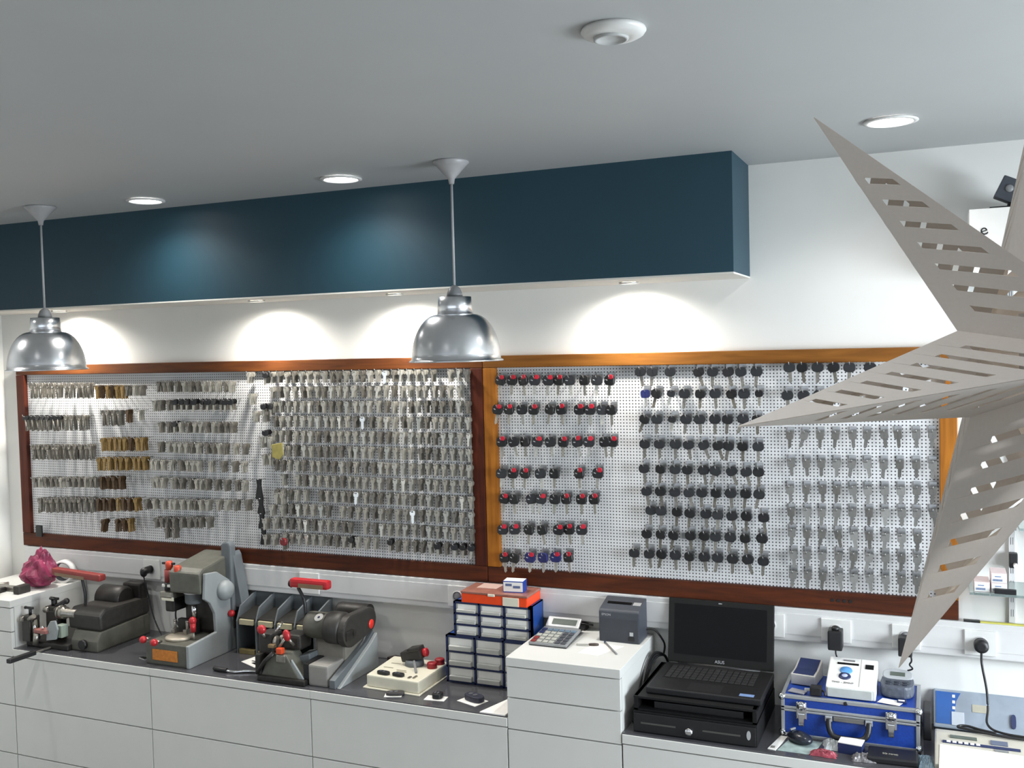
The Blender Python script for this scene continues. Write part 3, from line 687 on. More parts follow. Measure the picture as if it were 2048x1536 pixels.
# ------------------------------------------------------------------ key machine 1 (left)
t = thing('key_machine', (-3.78, -.22, 1.0), 'worn dark key cutting machine at left with dusty red lamp bar', 'key machine')
mb = MB(); mb.prism([(-.385, 1.0), (-.385, 1.05), (-.36, 1.092), (-.05, 1.105), (-.045, 1.0)], -3.765, -3.60, 'x', .008); mb.build('base', M_olive, t)
MB().box(-4.03, -3.76, -.41, -.10, 1.0, 1.028, .006).build('bed', M_darker, t)
MB().cyl((-3.68, -.384, 1.035), (-3.68, -.402, 1.035), .022).build('front_knob', M_black, t)
MB().prism([(-.36, 1.094), (-.365, 1.165), (-.33, 1.195), (-.05, 1.185), (-.045, 1.106)], -3.80, -3.598, 'x', .012).build('motor_cover', M_dark, t)
MB().lathe([(.02, -3.80), (.062, -3.79), (.062, -3.66), (.05, -3.645)], (0, -.15, 1.195), 32, 'x').build('belt_cover', M_darker, t)
MB().box(-3.72, -3.605, -.100, -.048, 1.13, 1.260, .012).build('switch_box', M_darker, t)
mb = MB(); mb.lathe([(.012, -3.87), (.03, -3.868), (.03, -3.835), (.022, -3.83), (.022, -3.76)], (0, -.345, 1.16), 24, 'x'); mb.build('spindle', M_steel, t)
MB().lathe([(.008, -3.872), (.032, -3.872), (.032, -3.866), (.008, -3.866)], (0, -.345, 1.16), 24, 'x').build('cutting_wheel', M_steel, t)
mb = MB(); mb.prism([(-3.89, 1.04), (-3.885, 1.10), (-3.86, 1.135), (-3.83, 1.14), (-3.815, 1.10), (-3.83, 1.05)], -.415, -.405, bev=.002)
mb.m(M_black); [mb.cyl((x, -.4165, z), (x, -.414, z), .005, n=10) for x, z in ((-3.868, 1.085), (-3.848, 1.078), (-3.858, 1.062))]
mb.mats[0] = None if False else mb.mats[0]
o = mb.build('guard_plate', None, t); o.data.materials.clear(); o.data.materials.append(M_lgrey)
mb = MB(); mb.box(-3.845, -3.805, -.40, -.36, 1.055, 1.115, .004, T=None); mb.build('guard_block', mat('pale_green_block', (150, 162, 150), .5), t)
MB().box(-3.955, -3.875, -.43, -.38, 1.075, 1.092, .003).build('red_plate', mat('faded_red_plate', (150, 96, 90), .5, var=.2), t)
def vise(cx, cy, z, s, par):
    mb = MB(); mb.box(cx-.035*s, cx+.035*s, cy-.03, cy+.03, 1.028, z-.02, .005).box(cx-.045*s, cx+.045*s, cy-.025, cy+.025, z-.03, z, .006)
    v = mb.build('vise', M_dark, par)
    m = MB(); m.cyl((cx, cy, z), (cx, cy, z+.03), .007); m.box(cx-.035, cx+.02, cy-.005, cy+.005, z+.028, z+.04, .003, T=None); m.ball((cx-.03, cy, z+.034), .008)
    m.build('wing_lever', M_black, v)
    m = MB(); m.cyl((cx+.02*s, cy-.02, z-.015), (cx+.07*s, cy-.025, z+.005), .011); m.cyl((cx-.05*s, cy-.02, z-.02), (cx-.02*s, cy-.02, z-.016), .014); m.build('jaw', M_steel, v)
    return v
vise(-4.005, -.40, 1.15, .75, t); vise(-3.915, -.33, 1.185, 1.0, t)
mb = MB(); mb.cyl((-3.93, -.335, 1.18), (-3.93, -.335, 1.215), .006); mb.ball((-3.93, -.335, 1.22), .013, 1.4, 1, .6); mb.cyl((-3.90, -.335, 1.185), (-3.845, -.335, 1.212), .012); mb.ball((-3.838, -.335, 1.214), .015); mb.build('clamp_knob', M_black, t)
mb = MB(); mb.ball((-3.955, -.42, 1.10), .008, 1, 1, 1.6); mb.ball((-3.905, -.42, 1.103), .008); mb.build('shiny_stud', M_chrome, t)
MB().cyl((-3.985, -.40, 1.02), (-3.985, -.40, 1.13), .016).build('carriage_post', M_olive, t)
MB().cyl((-3.95, -.425, 1.02), (-3.94, -.425, 1.075), .013).build('carriage_post', M_steel, t)
MB().tube(smooth_spline([(-3.755, -.30, 1.19), (-3.754, -.30, 1.25), (-3.772, -.30, 1.33)]), .0065).build('lamp_arm', M_black, t)
mb = MB(); mb.box(-.157, .157, -.022, .022, -.0165, .0165, .010, T=Matrix.Translation((-3.793, -.30, 1.340)) @ Matrix.Rotation(.045, 4, 'Y')); lb = mb.build('lamp_bar', M_redd, t)
MB().box(-.13, .06, -.0225, -.0215, -.017, -.002, T=Matrix.Translation((-3.793, -.30, 1.340)) @ Matrix.Rotation(.045, 4, 'Y')).build('lamp_reflector', mat('lamp_reflector', (128, 104, 78), .4), lb)
# ------------------------------------------------------------------ key machine 2 (tall, vertical cutter)
t = thing('key_machine', (-3.14, -.24, 1.0), 'tall grey key cutting machine with orange label and round side cover', 'key machine')
MB().box(-3.27, -3.035, -.42, -.06, 1.0, 1.098, .006).build('base', M_olive, t)
sp = [(-.425, 1.0), (-.425, 1.10), (-.24, 1.115), (-.245, 1.2), (-.275, 1.255), (-.31, 1.28), (-.30, 1.395), (-.223, 1.388), (-.12, 1.32), (-.045, 1.2), (-.06, 1.1), (-.06, 1.0)]
MB().prism(sp, -3.035, -3.018, 'x', .004).build('side_panel', M_lgrey, t)
MB().box(-3.22, -3.036, -.22, -.07, 1.095, 1.33, .02).build('column', M_dark, t)
hd = [(-.315, 1.300), (-.320, 1.395), (-.29, 1.415), (-.07, 1.452), (-.056, 1.36), (-.06, 1.30)]
MB().prism(hd, -3.215, -3.04, 'x', .010).build('head_housing', M_olive, t)
MB().lathe([(.035, 1.245), (.040, 1.252), (.040, 1.29), (.043, 1.292), (.043, 1.302)], (-3.125, -.26, 0), 28).build('spindle_collar', M_mgrey, t)
MB().lathe([(.044, 1.293), (.0445, 1.297), (.044, 1.301)], (-3.125, -.26, 0), 28).build('collar_ring', M_silverp, t)
MB().cyl((-3.125, -.26, 1.175), (-3.125, -.26, 1.246), .013).build('spindle', M_chrome, t)
MB().lathe([(.046, -3.02), (.046, -3.0), (.038, -2.985), (.02, -2.976), (.002, -2.974)], (0, -.185, 1.295), 36, 'x').build('round_cover', M_lgrey, t)
MB().ball((-3.006, -.15, 1.178), .0165).build('side_knob', M_red, t)
MB().box(-3.02, -3.012, -.125, -.062, 1.10, 1.185, .002).build('switch_panel', M_dark, t)
mb = MB(); mb.prism([(-3.060, 1.18), (-3.064, 1.49), (-3.055, 1.504), (-3.035, 1.508), (-3.018, 1.504), (-3.009, 1.49), (-3.005, 1.18)], -.14, -.10, bev=.008); mb.build('lever_post', M_mgrey, t)
MB().prism([(-3.02, 1.46), (-3.008, 1.44), (-2.965, 1.20), (-3.02, 1.20)], -.12, -.06, bev=.004).build('rear_panel', M_mgrey, t)
MB().box(-3.228, -3.088, -.424, -.419, 1.022, 1.070, .001).build('label_plate', M_amber, t)
MB().lathe([(.001, 1.098), (.062, 1.098), (.062, 1.108), (.056, 1.112), (.001, 1.112)], (-3.155, -.33, 0), 36).build('turntable', mat('work_table_steel', (168, 160, 146), .4, .4, var=.12), t)
for x in (-3.205, -3.135):
    m = MB(); m.box(x-.010, x+.010, -.318, -.285, 1.11, 1.135, .003).cyl((x, -.30, 1.13), (x, -.30, 1.165), .006).ball((x, -.30, 1.168), .008, 1, 1, .7); m.build('vise', M_steel, t)
MB().box(-3.225, -3.12, -.262, -.235, 1.10, 1.165, .004).build('rear_jaw', M_darker, t)
mb = MB(); mb.ball((-3.075, -.33, 1.185), .017, 1, 1, 1.15).cyl((-3.075, -.33, 1.135), (-3.075, -.33, 1.175), .011, .014); mb.build('lever_knob', M_red, t)
MB().cyl((-3.07, -.33, 1.09), (-3.075, -.33, 1.14), .006).build('lever_rod', M_steel, t)
for x, z in ((-3.258, 1.115), (-3.195, 1.108)):
    mb = MB(); mb.ball((x, -.445, z), .0165); k = mb.build('ball_knob', M_red, t); MB().cyl((x, -.43, z), (x, -.40, z-.006), .006).build('knob_rod', M_steel, k)
for x, z, y in ((-3.245, 1.420, -.28), (-3.178, 1.408, -.30)):
    k = MB().lathe([(.004, z+.016), (.014, z+.014), (.018, z), (.016, z-.02), (.011, z-.03)], (x, y, 0), 20).build('adjust_knob', mat('orange_red_knob', (188, 66, 40), .4), t)
MB().box(-3.285, -3.215, -.285, -.272, 1.418, 1.428, .003).build('wing_bar', M_black, t)
MB().cyl((-3.250, -.28, 1.335), (-3.250, -.28, 1.395), .019).build('motor_knob', M_redd, t)
MB().cyl((-3.250, -.28, 1.30), (-3.250, -.28, 1.338), .021).build('lower_hub', M_black, t)
MB().box(-3.275, -3.225, -.30, -.293, 1.318, 1.330, .001).build('scale_tag', M_card, t)
MB().box(-3.29, -3.215, -.30, -.20, 1.262, 1.295, .006).build('slide_block', M_steel, t)
MB().box(-3.28, -3.21, -.30, -.296, 1.255, 1.272, .001).build('slide_plate', M_cream, t)
MB().box(-3.27, -3.22, -.29, -.20, 1.20, 1.26, .01).build('slide_carriage', M_darker, t)
MB().tube(smooth_spline([(-3.27, -.10, 1.24), (-3.31, -.12, 1.22), (-3.345, -.14, 1.16), (-3.33, -.15, 1.10), (-3.28, -.16, 1.08)]), .004).build('hose', M_black, t)
# ------------------------------------------------------------------ grey bin rack behind the third machine
t = thing('bin_rack', (-2.75, -.09, 1.0), 'grey sheet metal rack of sloping open bins behind the key machine', 'bin rack')
for i in range(5):
    x = -2.965+.106*i
    MB().prism([(-.165, 1.0), (-.165, 1.15), (-.135, 1.215), (-.02, 1.258), (-.02, 1.0)], x-.004, x+.004, 'x', .0012).build('divider', M_mgrey, t)
MB().box(-2.965, -2.54, -.022, -.014, 1.0, 1.255, .001).build('back_plate', M_mgrey, t)
for i in range(4):
    x0 = -2.961+.106*i; x1 = x0+.098
    MB().prism([(-.155, 1.135), (-.155, 1.165), (-.03, 1.19), (-.03, 1.16)], x0, x1, 'x').build('chute', M_dark, t)
    MB().box(x0+.012, x1-.010, -.168, -.156, 1.136, 1.160, .001).build('label_strip', mat('yellowed_label', (196, 188, 156), .5, var=.08), t)
    MB().box(x0, x1, -.15, -.03, 1.0, 1.008, .001).build('bin_floor', M_darker, t)
    MB().box(x0+.006, x1-.006, -.168, -.150, 1.0, 1.022, .002).build('front_lip', mat('brass_strip', (150, 134, 92), .4, .4, var=.15), t)
# ------------------------------------------------------------------ key machine 3 (drum with red dot)
t = thing('key_machine', (-2.43, -.28, 1.0), 'grey key cutting machine with dark drum, red dot and bright red lamp bar', 'key machine')
MB().prism([(-.425, 1.0), (-.425, 1.035), (-.17, 1.128), (-.12, 1.16), (-.10, 1.12), (-.11, 1.0)], -2.29, -2.262, 'x', .003).build('stand_plate', M_mgrey, t)
MB().prism([(-.415, 1.0), (-.17, 1.115), (-.115, 1.15), (-.11, 1.0)], -2.262, -2.244, 'x', .003).build('stand_side', M_lgrey, t)
MB().box(-2.395, -2.30, -.42, -.28, 1.0, 1.088, .008).build('front_block', mat('warm_grey_block', (142, 140, 136), .5, var=.05), t)
MB().box(-2.44, -2.29, -.30, -.14, 1.0, 1.16, .012).build('pedestal', mat('taupe_casting', (128, 124, 116), .5, var=.08), t)
MB().lathe([(.02, -2.475), (.054, -2.47), (.056, -2.455), (.056, -2.36)], (0, -.29, 1.215), 36, 'x').build('spindle_housing', M_olive, t)
st_ = MB(); T0 = Matrix.Translation((-2.40, -.29, 1.215)) @ Matrix.Rotation(math.radians(38), 4, 'X') @ Matrix.Translation((0, 0, .0562))
st_.lathe([(.001, 0), (.020, 0), (.020, .0008), (.001, .0008)], n=24, T=T0); s_ = st_.build('sticker', M_card, t)
MB().lathe([(.001, .0008), (.006, .0008), (.006, .0012), (.001, .0012)], n=12, T=T0).build('sticker_mark', M_navy, s_)
MB().lathe([(.03, -2.365), (.066, -2.36), (.068, -2.35), (.068, -2.295), (.055, -2.285)], (0, -.30, 1.215), 40, 'x').build('drum', M_dark, t)
def pill(c0, r0, c1, r1, n=14):
    d = math.atan2(c1[1]-c0[1], c1[0]-c0[0]); a = math.acos((r0-r1)/math.hypot(c1[0]-c0[0], c1[1]-c0[1])); p = []
    for i in range(n+1):
        q = d+a+(2*PI-2*a)*i/n; p.append((c0[0]+r0*math.cos(q), c0[1]+r0*math.sin(q)))
    for i in range(n+1):
        q = d-a+2*a*i/n; p.append((c1[0]+r1*math.cos(q), c1[1]+r1*math.sin(q)))
    return p
bg_ = MB().prism(pill((-.295, 1.205), .068, (-.155, 1.215), .055), -2.29, -2.255, 'x', .008).build('belt_guard', M_dark, t)
MB().lathe([(.001, -2.2555), (.020, -2.2555), (.020, -2.2535), (.001, -2.2535)], (0, -.145, 1.195), 24, 'x').build('red_dot', mat('bright_red_disc', (225, 46, 34), .4), bg_)
mb = MB(); mb.box(-2.285, -2.2495, -.345, -.29, 1.175, 1.215, .004).lathe([(.008, -2.252), (.014, -2.2495)], (0, -.285, 1.195), 16, 'x'); mb.build('guard_latch', M_darker, bg_)
MB().lathe([(.02, -2.45), (.04, -2.445), (.042, -2.43), (.042, -2.29)], (0, -.10, 1.225), 28, 'x').build('motor', M_darker, t)
MB().box(-2.64, -2.40, -.445, -.18, 1.0, 1.024, .006).build('bed', M_darker, t)
mb = MB(); mb.prism([(-2.63, 1.02), (-2.60, 1.08), (-2.56, 1.12), (-2.50, 1.12), (-2.46, 1.06), (-2.43, 1.02)], -.43, -.33, bev=.006); mb.build('carriage', M_olive, t)
MB().box(-2.655, -2.625, -.435, -.31, 1.02, 1.11, .008).build('slide_rail', M_darker, t)
MB().prism([(-2.49, 1.022), (-2.475, 1.10), (-2.415, 1.022)], -.425, -.415, bev=.002).build('light_gusset', M_lgrey, t)
MB().box(-2.42, -2.395, -.42, -.30, 1.024, 1.09, .004).build('hollow_shade', M_black, t)  # black block put in for the shade of the hollow
MB().tube([(-2.645, -.435, 1.03), (-2.60, -.44, 1.085), (-2.555, -.435, 1.125)], .009).build('feed_lever', M_darker, t)
MB().lathe([(.006, -2.585), (.024, -2.583), (.024, -2.577), (.006, -2.575)], (0, -.38, 1.155), 28, 'x').build('tracer_wheel', M_steel, t)
MB().cyl((-2.575, -.39, 1.20), (-2.56, -.36, 1.235), .005).build('tracer_pin', M_chrome, t)
MB().box(-2.60, -2.57, -.415, -.395, 1.135, 1.15, .003).build('clamp_plate', mat('tan_brass_plate', (150, 128, 96), .4, .4), t)
MB().prism([(-2.47, 1.02), (-2.50, 1.09), (-2.43, 1.11), (-2.42, 1.02)], -.36, -.26, bev=.005).build('carriage_bracket', M_mgrey, t)
mb = MB(); mb.box(-2.66, -2.59, -.40, -.32, 1.10, 1.19, .01).box(-2.56, -2.47, -.37, -.28, 1.12, 1.185, .012); mb.build('vise', M_dark, t)
mb = MB(); mb.lathe([(.006, -2.62), (.026, -2.615), (.026, -2.60), (.02, -2.595), (.02, -2.54)], (0, -.33, 1.15), 24, 'x'); mb.build('cutter', M_steel, t)
def rk(p, sx, sy, sz, rot=0):
    T = Matrix.Translation(p) @ Matrix.Rotation(rot, 4, 'Y')
    k = MB().ball((0, 0, 0), .02, sx, sy, sz, T=T).build('vise_knob', M_red, t)
    MB().cyl((0, .005, -.015), (0, .03, -.05), .006, T=T).build('knob_rod', M_steel, k)
rk((-2.625, -.42, 1.213), 1.05, .8, 1.0); rk((-2.497, -.42, 1.200), .85, .7, 1.25, -.25)
MB().box(-2.545, -2.515, -.435, -.41, 1.12, 1.145, .005, T=None).build('orange_knob', mat('orange_knob', (214, 78, 40), .4), t)
MB().cyl((-2.54, -.415, 1.145), (-2.515, -.40, 1.185), .006).build('lever_rod', M_steel, t)
MB().box(-2.545, -2.50, -.435, -.40, 1.085, 1.118, .005).build('clamp_block', M_steel, t)
MB().tube(smooth_spline([(-2.478, -.30, 1.20), (-2.484, -.30, 1.26), (-2.490, -.30, 1.32), (-2.518, -.30, 1.372)]), .0075).build('lamp_arm', M_black, t)
lb = MB().box(-2.548, -2.355, -.325, -.283, 1.375, 1.414, .012).build('lamp_bar', M_red, t)
MB().box(-2.50, -2.375, -.3262, -.3245, 1.378, 1.396, .0005).build('lamp_reflector', mat('lamp_reflector', (128, 104, 78), .4), lb)
MB().lathe([(.014, -2.558), (.018, -2.548)], (0, -.304, 1.388), 16, 'x').build('lamp_end_cap', M_black, lb)
# ------------------------------------------------------------------ small things on the long worktop
H = 1.0
t = thing('pliers', (-2.8, -.39, H), 'black-handled chrome tool lying between the tall and drum machines', 'hand tool')
MB().tube(smooth_spline([(-2.905, -.395, H+.010), (-2.87, -.405, H+.011), (-2.83, -.405, H+.010)]), .010).build('grip', M_black, t)
MB().tube(smooth_spline([(-2.83, -.405, H+.009), (-2.79, -.40, H+.007), (-2.74, -.375, H+.008), (-2.68, -.362, H+.006)]), .0062).build('shaft', M_chrome, t)
t = thing('printed_card', (-2.81, -.24, H), 'white card with a black symbol lying in front of the bin rack', 'card')
MB().prism([(-2.868, -.262), (-2.757, -.31), (-2.745, -.235), (-2.85, -.172)], H, H+.0012, 'z').build('card', M_card, t)
mb = MB(); mb.prism([(-2.81, -.265), (-2.775, -.280), (-2.77, -.268), (-2.805, -.253)], H+.0012, H+.0018, 'z').prism([(-2.80, -.262), (-2.792, -.228), (-2.782, -.231), (-2.790, -.266)], H+.0012, H+.0018, 'z').prism([(-2.828, -.243), (-2.775, -.250), (-2.775, -.241), (-2.826, -.234)], H+.0012, H+.0018, 'z'); mb.build('printed_symbol', M_black, t)
t = thing('steel_file', (-3.88, -.45, H), 'file with black handle sticking out over the counter edge at left', 'file')
MB().box(-.006, .006, -.10, 0, -.003, .003, .001, T=Matrix.Translation((-3.872, -.40, H+.008)) @ Matrix.Rotation(-.03, 4, 'Z')).build('blade', M_steel, t)
MB().box(-.013, .013, -.235, -.095, -.010, .010, .004, T=Matrix.Translation((-3.872, -.40, H+.0085)) @ Matrix.Rotation(-.03, 4, 'Z')).build('handle', M_black, t)
o = MB().prism([(-3.36, -.37), (-3.315, -.385), (-3.30, -.37), (-3.35, -.355)], H, H+.003, 'z').build('metal_offcut', M_chrome, org=(-3.33, -.37, H)); tag(o, 'small shiny metal piece between the two left machines', 'metal piece')
o = MB().prism([(-2.235, .0-.06), (-2.16, -.10), (-2.12, -.07), (-2.10, -.035), (-2.21, -.02)], H, H+.028, 'z', .008).build('dark_pouch', mat('dark_pouch', (48, 34, 34), .5, var=.3), org=(-2.17, -.06, H)); tag(o, 'small dark pouch by the wall behind the cream tray', 'pouch')
# cream tray with key fobs
t = thing('key_tray', (-2.03, -.26, H), 'cream plastic tray holding key parts beside the blue drawers', 'tray')
mb = MB()
mb.prism([(-2.163, -.372), (-1.893, -.384), (-1.893, -.10), (-2.175, -.10)], H, H+.006, 'z', .002)
tr = mb.build('flange', M_cream, t)
TP = [(-2.150, -.362), (-1.902, -.374), (-1.900, -.112), (-2.165, -.112)]
body = MB().prism(TP, H+.006, H+.055, 'z', .006).build('body', M_cream, t)
def fob(name, x, y, z, sx, sy, sz, rz, m, label, cat, extra=None):
    t = thing(name, (x, y, z), label, cat)
    T = Matrix.Translation((x, y, z)) @ Matrix.Rotation(rz, 4, 'Z')
    MB().prism(ring_poly(sx/2, sy/2, 16, 0, 2.8), 0, sz, 'z', min(sz*.3, .004), T=T).build('case', m, t)
    mb = MB()
    for k in (-.22, .05): mb.prism(ring_poly(sx*.09, sy*.22, 10, 0, 2.5), sz, sz+.0012, 'z', T=T @ Matrix.Translation((sx*k, 0, 0)))
    mb.build('button', mat('fob_button', (86, 88, 94), .5), t)
    return t
fob('key_fob', -2.085, -.335, H+.055, .06, .03, .012, -.15, M_black, 'left black key fob in the front of the cream tray', 'key fob')
fob('key_fob', -2.015, -.335, H+.055, .055, .03, .012, -.1, M_black, 'right black key fob in the front of the cream tray', 'key fob')
mb = MB(); mb.box(-1.965, -1.955, -.35, -.33, H+.055, H+.059).box(-1.945, -1.937, -.345, -.315, H+.055, H+.059); o = mb.build('metal_clip', M_steel, org=(-1.95, -.34, H+.055)); tag(o, 'pair of small metal clips at the tray\'s front right', 'clip')
mb = MB(); [mb.box(x, x+.045, y, y+.006, H+.055, H+.0562) for x, y in ((-2.13, -.26), (-2.06, -.275), (-2.125, -.205), (-2.05, -.29))]; mb.build('printed_legend', mat('faint_print', (150, 146, 128), .6), t)
t2 = thing('tray_clamp', (-2.02, -.19, H+.055), 'dark clamp with a red knob on a grey puck in the tray', 'clamp')
MB().lathe([(.04, H+.055), (.041, H+.06), (.038, H+.078), (.003, H+.08)], (-2.02, -.19, 0), 32).build('puck', M_mgrey, t2)
T = Matrix.Translation((-2.02, -.19, H+.10)) @ Matrix.Rotation(-.25, 4, 'Y')
MB().box(-.055, .045, -.025, .025, -.022, .022, .008, T=T).box(-.015, .045, -.03, .02, .015, .032, .006, T=T).build('clamp_body', M_dark, t2)
MB().lathe([(.008, .045), (.018, .047), (.018, .062), (.012, .066)], n=20, axis='x', T=T).build('knob', M_red, t2)
MB().tube([(-2.0, -.23, H+.085), (-1.97, -.27, H+.060), (-1.96, -.285, H+.058)], .005).build('probe', M_grayp, t2)
for x, y, lb in ((-1.932, -.20, 'front red ribbed cap on the cream tray'), (-1.925, -.145, 'rear red ribbed cap on the cream tray')):
    t2 = thing('red_cap', (x, y, H+.055), lb, 'cap', 'red caps on the cream tray')
    MB().lathe([(.021, H+.055), (.021, H+.074), (.019, H+.078), (.002, H+.078)], (x, y, 0), 12).build('cap', mat('deep_red_cap', (150, 24, 34), .4), t2)
# cards with fobs at the counter edge
def carded(x, y, w, d, rz, fx, fy, fz, m, label):
    c = MB().box(-w/2, w/2, -d/2, d/2, 0, .0015, T=Matrix.Translation((x, y, H)) @ Matrix.Rotation(rz, 4, 'Z')).build('backing_card', M_card, org=(x, y, H)); tag(c, 'white card under the '+label, 'card')
    fob('key_fob', x+.004, y+.008, H+.0015, fx, fy, fz, rz, m, label, 'key fob')
carded(-2.0, -.404, .07, .04, .35, .075, .04, .012, mat('grey_black_fob', (54, 52, 52), .45), 'long dark key fob below the cream tray')
carded(-1.822, -.378, .085, .05, .12, .042, .045, .02, M_black, 'square black key fob on the counter edge')
carded(-1.672, -.355, .10, .075, -.35, .09, .05, .022, mat('blue_black_fob', (46, 48, 62), .4), 'blue-black key fob left of the white receipt')
o = MB().prism([(-1.595, -.455), (-1.49, -.455), (-1.487, -.27), (-1.535, -.26)], H, H+.004, 'z').build('receipt_pad', M_paper, org=(-1.54, -.37, H)); tag(o, 'white paper pad lying against the tall white chest', 'paper')
# ------------------------------------------------------------------ blue drawer cabinets
def minicab(x0, x1, y0, y1, z0, z1, nr, nc, label):
    t = thing('drawer_cabinet', ((x0+x1)/2, (y0+y1)/2, z0), label, 'drawer cabinet', 'blue small-parts drawer cabinets')
    e = .008; cw = (x1-x0-e)/nc; rh = (z1-z0-e)/nr
    mb = MB(); mb.box(x0, x1, y1-.004, y1, z0, z1).box(x0, x0+.004, y0, y1, z0, z1).box(x1-.004, x1, y0, y1, z0, z1).box(x0, x1, y0, y1, z0, z0+.004).box(x0, x1, y0, y1, z1-.004, z1)
    mb.build('casing', M_blue, t)
    mb = MB()
    for i in range(nc+1): mb.box(x0+cw*i, x0+cw*i+e, y0-.001, y0+.03, z0, z1)
    for j in range(nr+1): mb.box(x0, x1, y0-.001, y0+.03, z0+rh*j, z0+rh*j+e)
    mb.build('front_grid', M_navy, t)
    for j in range(nr):
        for i in range(nc):
            a0 = x0+cw*i+e+.002; a1 = x0+cw*(i+1)-.002; b0 = z0+rh*j+e+.002; b1 = z0+rh*(j+1)-.002
            d = MB().box(a0, a1, y0+.004, y1-.01, b0, b1).prism([(y0+.004, b0), (y0-.012, b0+.002), (y0-.014, b0+(b1-b0)*.38), (y0+.004, b0+(b1-b0)*.42)], a0+.008, a1-.008, 'x').build('drawer', M_clear, t)
            MB().box(a0+.008, a1-.008, y0+.0025, y0+.004, b0+(b1-b0)*.42, b1-.001).build('label_card', M_card, d)
    return t
minicab(-1.872, -1.482, -.185, -.046, H, 1.196, 3, 3, 'lower blue small-parts drawer cabinet standing on the worktop')
minicab(-1.832, -1.490, -.185, -.046, 1.196, 1.340, 3, 3, 'upper blue small-parts drawer cabinet stacked under the orange case')
t = thing('organizer_case', (-1.64, -.1, 1.34), 'flat orange organizer case with clear lid on the blue drawers', 'case')
MB().box(-1.792, -1.50, -.192, -.046, 1.340, 1.378, .004).build('tray', M_orange, t)
MB().box(-1.794, -1.498, -.194, -.045, 1.378, 1.388, .003).build('lid', mat('smoky_clear_lid', (152, 104, 92), .2, var=.15), t)
MB().box(-1.605, -1.535, -.1955, -.1915, 1.341, 1.376, .001).build('front_label', M_cream, t)
MB().box(-1.67, -1.64, -.198, -.19, 1.374, 1.384, .002).build('latch', M_cream, t)
MB().box(-1.75, -1.66, -.13, -.05, 1.3882, 1.390).build('lid_sticker', mat('faded_sticker', (196, 168, 158), .5), t)
t = thing('small_carton', (-1.575, -.1, 1.388), 'small white and blue carton on the orange organizer case', 'carton')
T = Matrix.Translation((-1.577, -.13, 1.388)) @ Matrix.Rotation(.12, 4, 'Z')
mb = MB(); mb.box(-.042, .042, -.028, .028, 0, .046, T=T); o = mb.build('box', M_cblue, t)
MB().box(-.0405, .0405, -.0287, -.028, .004, .042, T=T).build('front_panel', M_card, t)
MB().box(-.041, .041, -.027, .027, .046, .0466, T=T).build('top_panel', M_card, t)
mb = MB(); mb.box(-.032, -.005, -.0292, -.0286, .026, .036, T=T).box(.0, .03, -.0292, -.0286, .018, .028, T=T); mb.build('print', mat('blue_grey_print', (90, 104, 140), .5), t)
# ------------------------------------------------------------------ on the tall chest
HT = 1.2275
t = thing('receipt_printer', (-1.12, -.08, HT), 'charcoal receipt printer on the tall white chest', 'printer')
px0, px1 = -1.212, -1.050
MB().prism([(-.158, HT), (-.158, HT+.118), (-.150, HT+.126), (-.046, HT+.152), (-.045, HT)], px0, px1, 'x', .004).build('body', M_charc, t)
MB().box(px0+.006, px1-.006, -.1595, -.157, HT+.006, HT+.092, .001).build('front_cover', mat('charcoal_panel', (54, 57, 64), .55), t)
T = Matrix.Translation((-1.13, -.10, HT+.1385)) @ Matrix.Rotation(math.radians(13), 4, 'X')
MB().box(-.062, .035, -.008, .006, -.002, .0035, .001, T=T).build('paper_slot', M_blackg, t)
MB().box(.042, .072, -.012, .012, -.001, .0015, T=T).build('control_panel', M_silverp, t)
text('logo', 'EPSON', .012, (px0+.012, -.1592, HT+.106), (PI/2, 0, 0), M_mark, t, 'LEFT')
MB().box(-1.088, -1.074, -.161, -.159, HT+.030, HT+.044).build('power_mark', M_silverp, t)
MB().box(-1.093, -1.070, -.163, -.159, HT+.010, HT+.026, .002).build('power_button', M_black, t)
MB().tube(smooth_spline([(-1.06, -.06, HT+.03), (-1.02, -.05, HT+.03), (-.99, -.04, HT-.01), (-.985, -.03, 1.19), (-.99, -.03, 1.16)]), .004).build('cable', M_black, t)
t = thing('calculator', (-1.38, -.18, HT), 'silver desktop calculator on the tall white chest', 'calculator')
T = Matrix.Translation((-1.375, -.185, HT+.0095)) @ Matrix.Rotation(math.radians(5), 4, 'X') @ Matrix.Rotation(.0, 4, 'Z')
mb = MB(); mb.box(-.078, .078, -.115, .06, .004, .014, .004, T=T); mb.build('case', mat('calc_silver', (140, 142, 144), .4, .2), t)
MB().box(-.077, .077, -.113, .112, .001, .006, .002, T=T).build('base', M_black, t)
T2 = T @ Matrix.Translation((0, .06, .012)) @ Matrix.Rotation(math.radians(28), 4, 'X')
MB().box(-.074, .066, .0, .052, -.006, .004, .003, T=T2).build('display_hood', M_silverp, t)
MB().box(-.05, .052, .012, .04, .004, .0055, T=T2).build('lcd', M_lcd, t)
for i in range(6):
    for j in range(5):
        m_ = M_redd if (i == 0 and j < 2) else (M_navy if i == 0 and j >= 3 else (M_charc if i >= 4 and j < 4 else (mat('blue_grey_key', (96, 118, 136), .5) if j == 4 else mat('light_calc_key', (168, 170, 162), .5))))
        x = -.062+i*.0245; y = -.098+j*.030
        MB().box(x-.0095, x+.0095, y-.011, y+.011, .014, .0175, .0015, T=T).build('key_button', m_, t)
t = thing('pen_tray', (-1.36, -.035, HT), 'black shallow tray with a pen behind the calculator', 'tray')
MB().box(-1.46, -1.305, -.055, -.008, HT, HT+.022, .003).build('tray', M_black, t)
MB().cyl((-1.42, -.04, HT+.027), (-1.275, -.045, HT+.024), .004).build('pen', M_black, t)
t = thing('stylus_pen', (-1.14, -.25, HT), 'thin grey stylus lying in front of the receipt printer', 'pen')
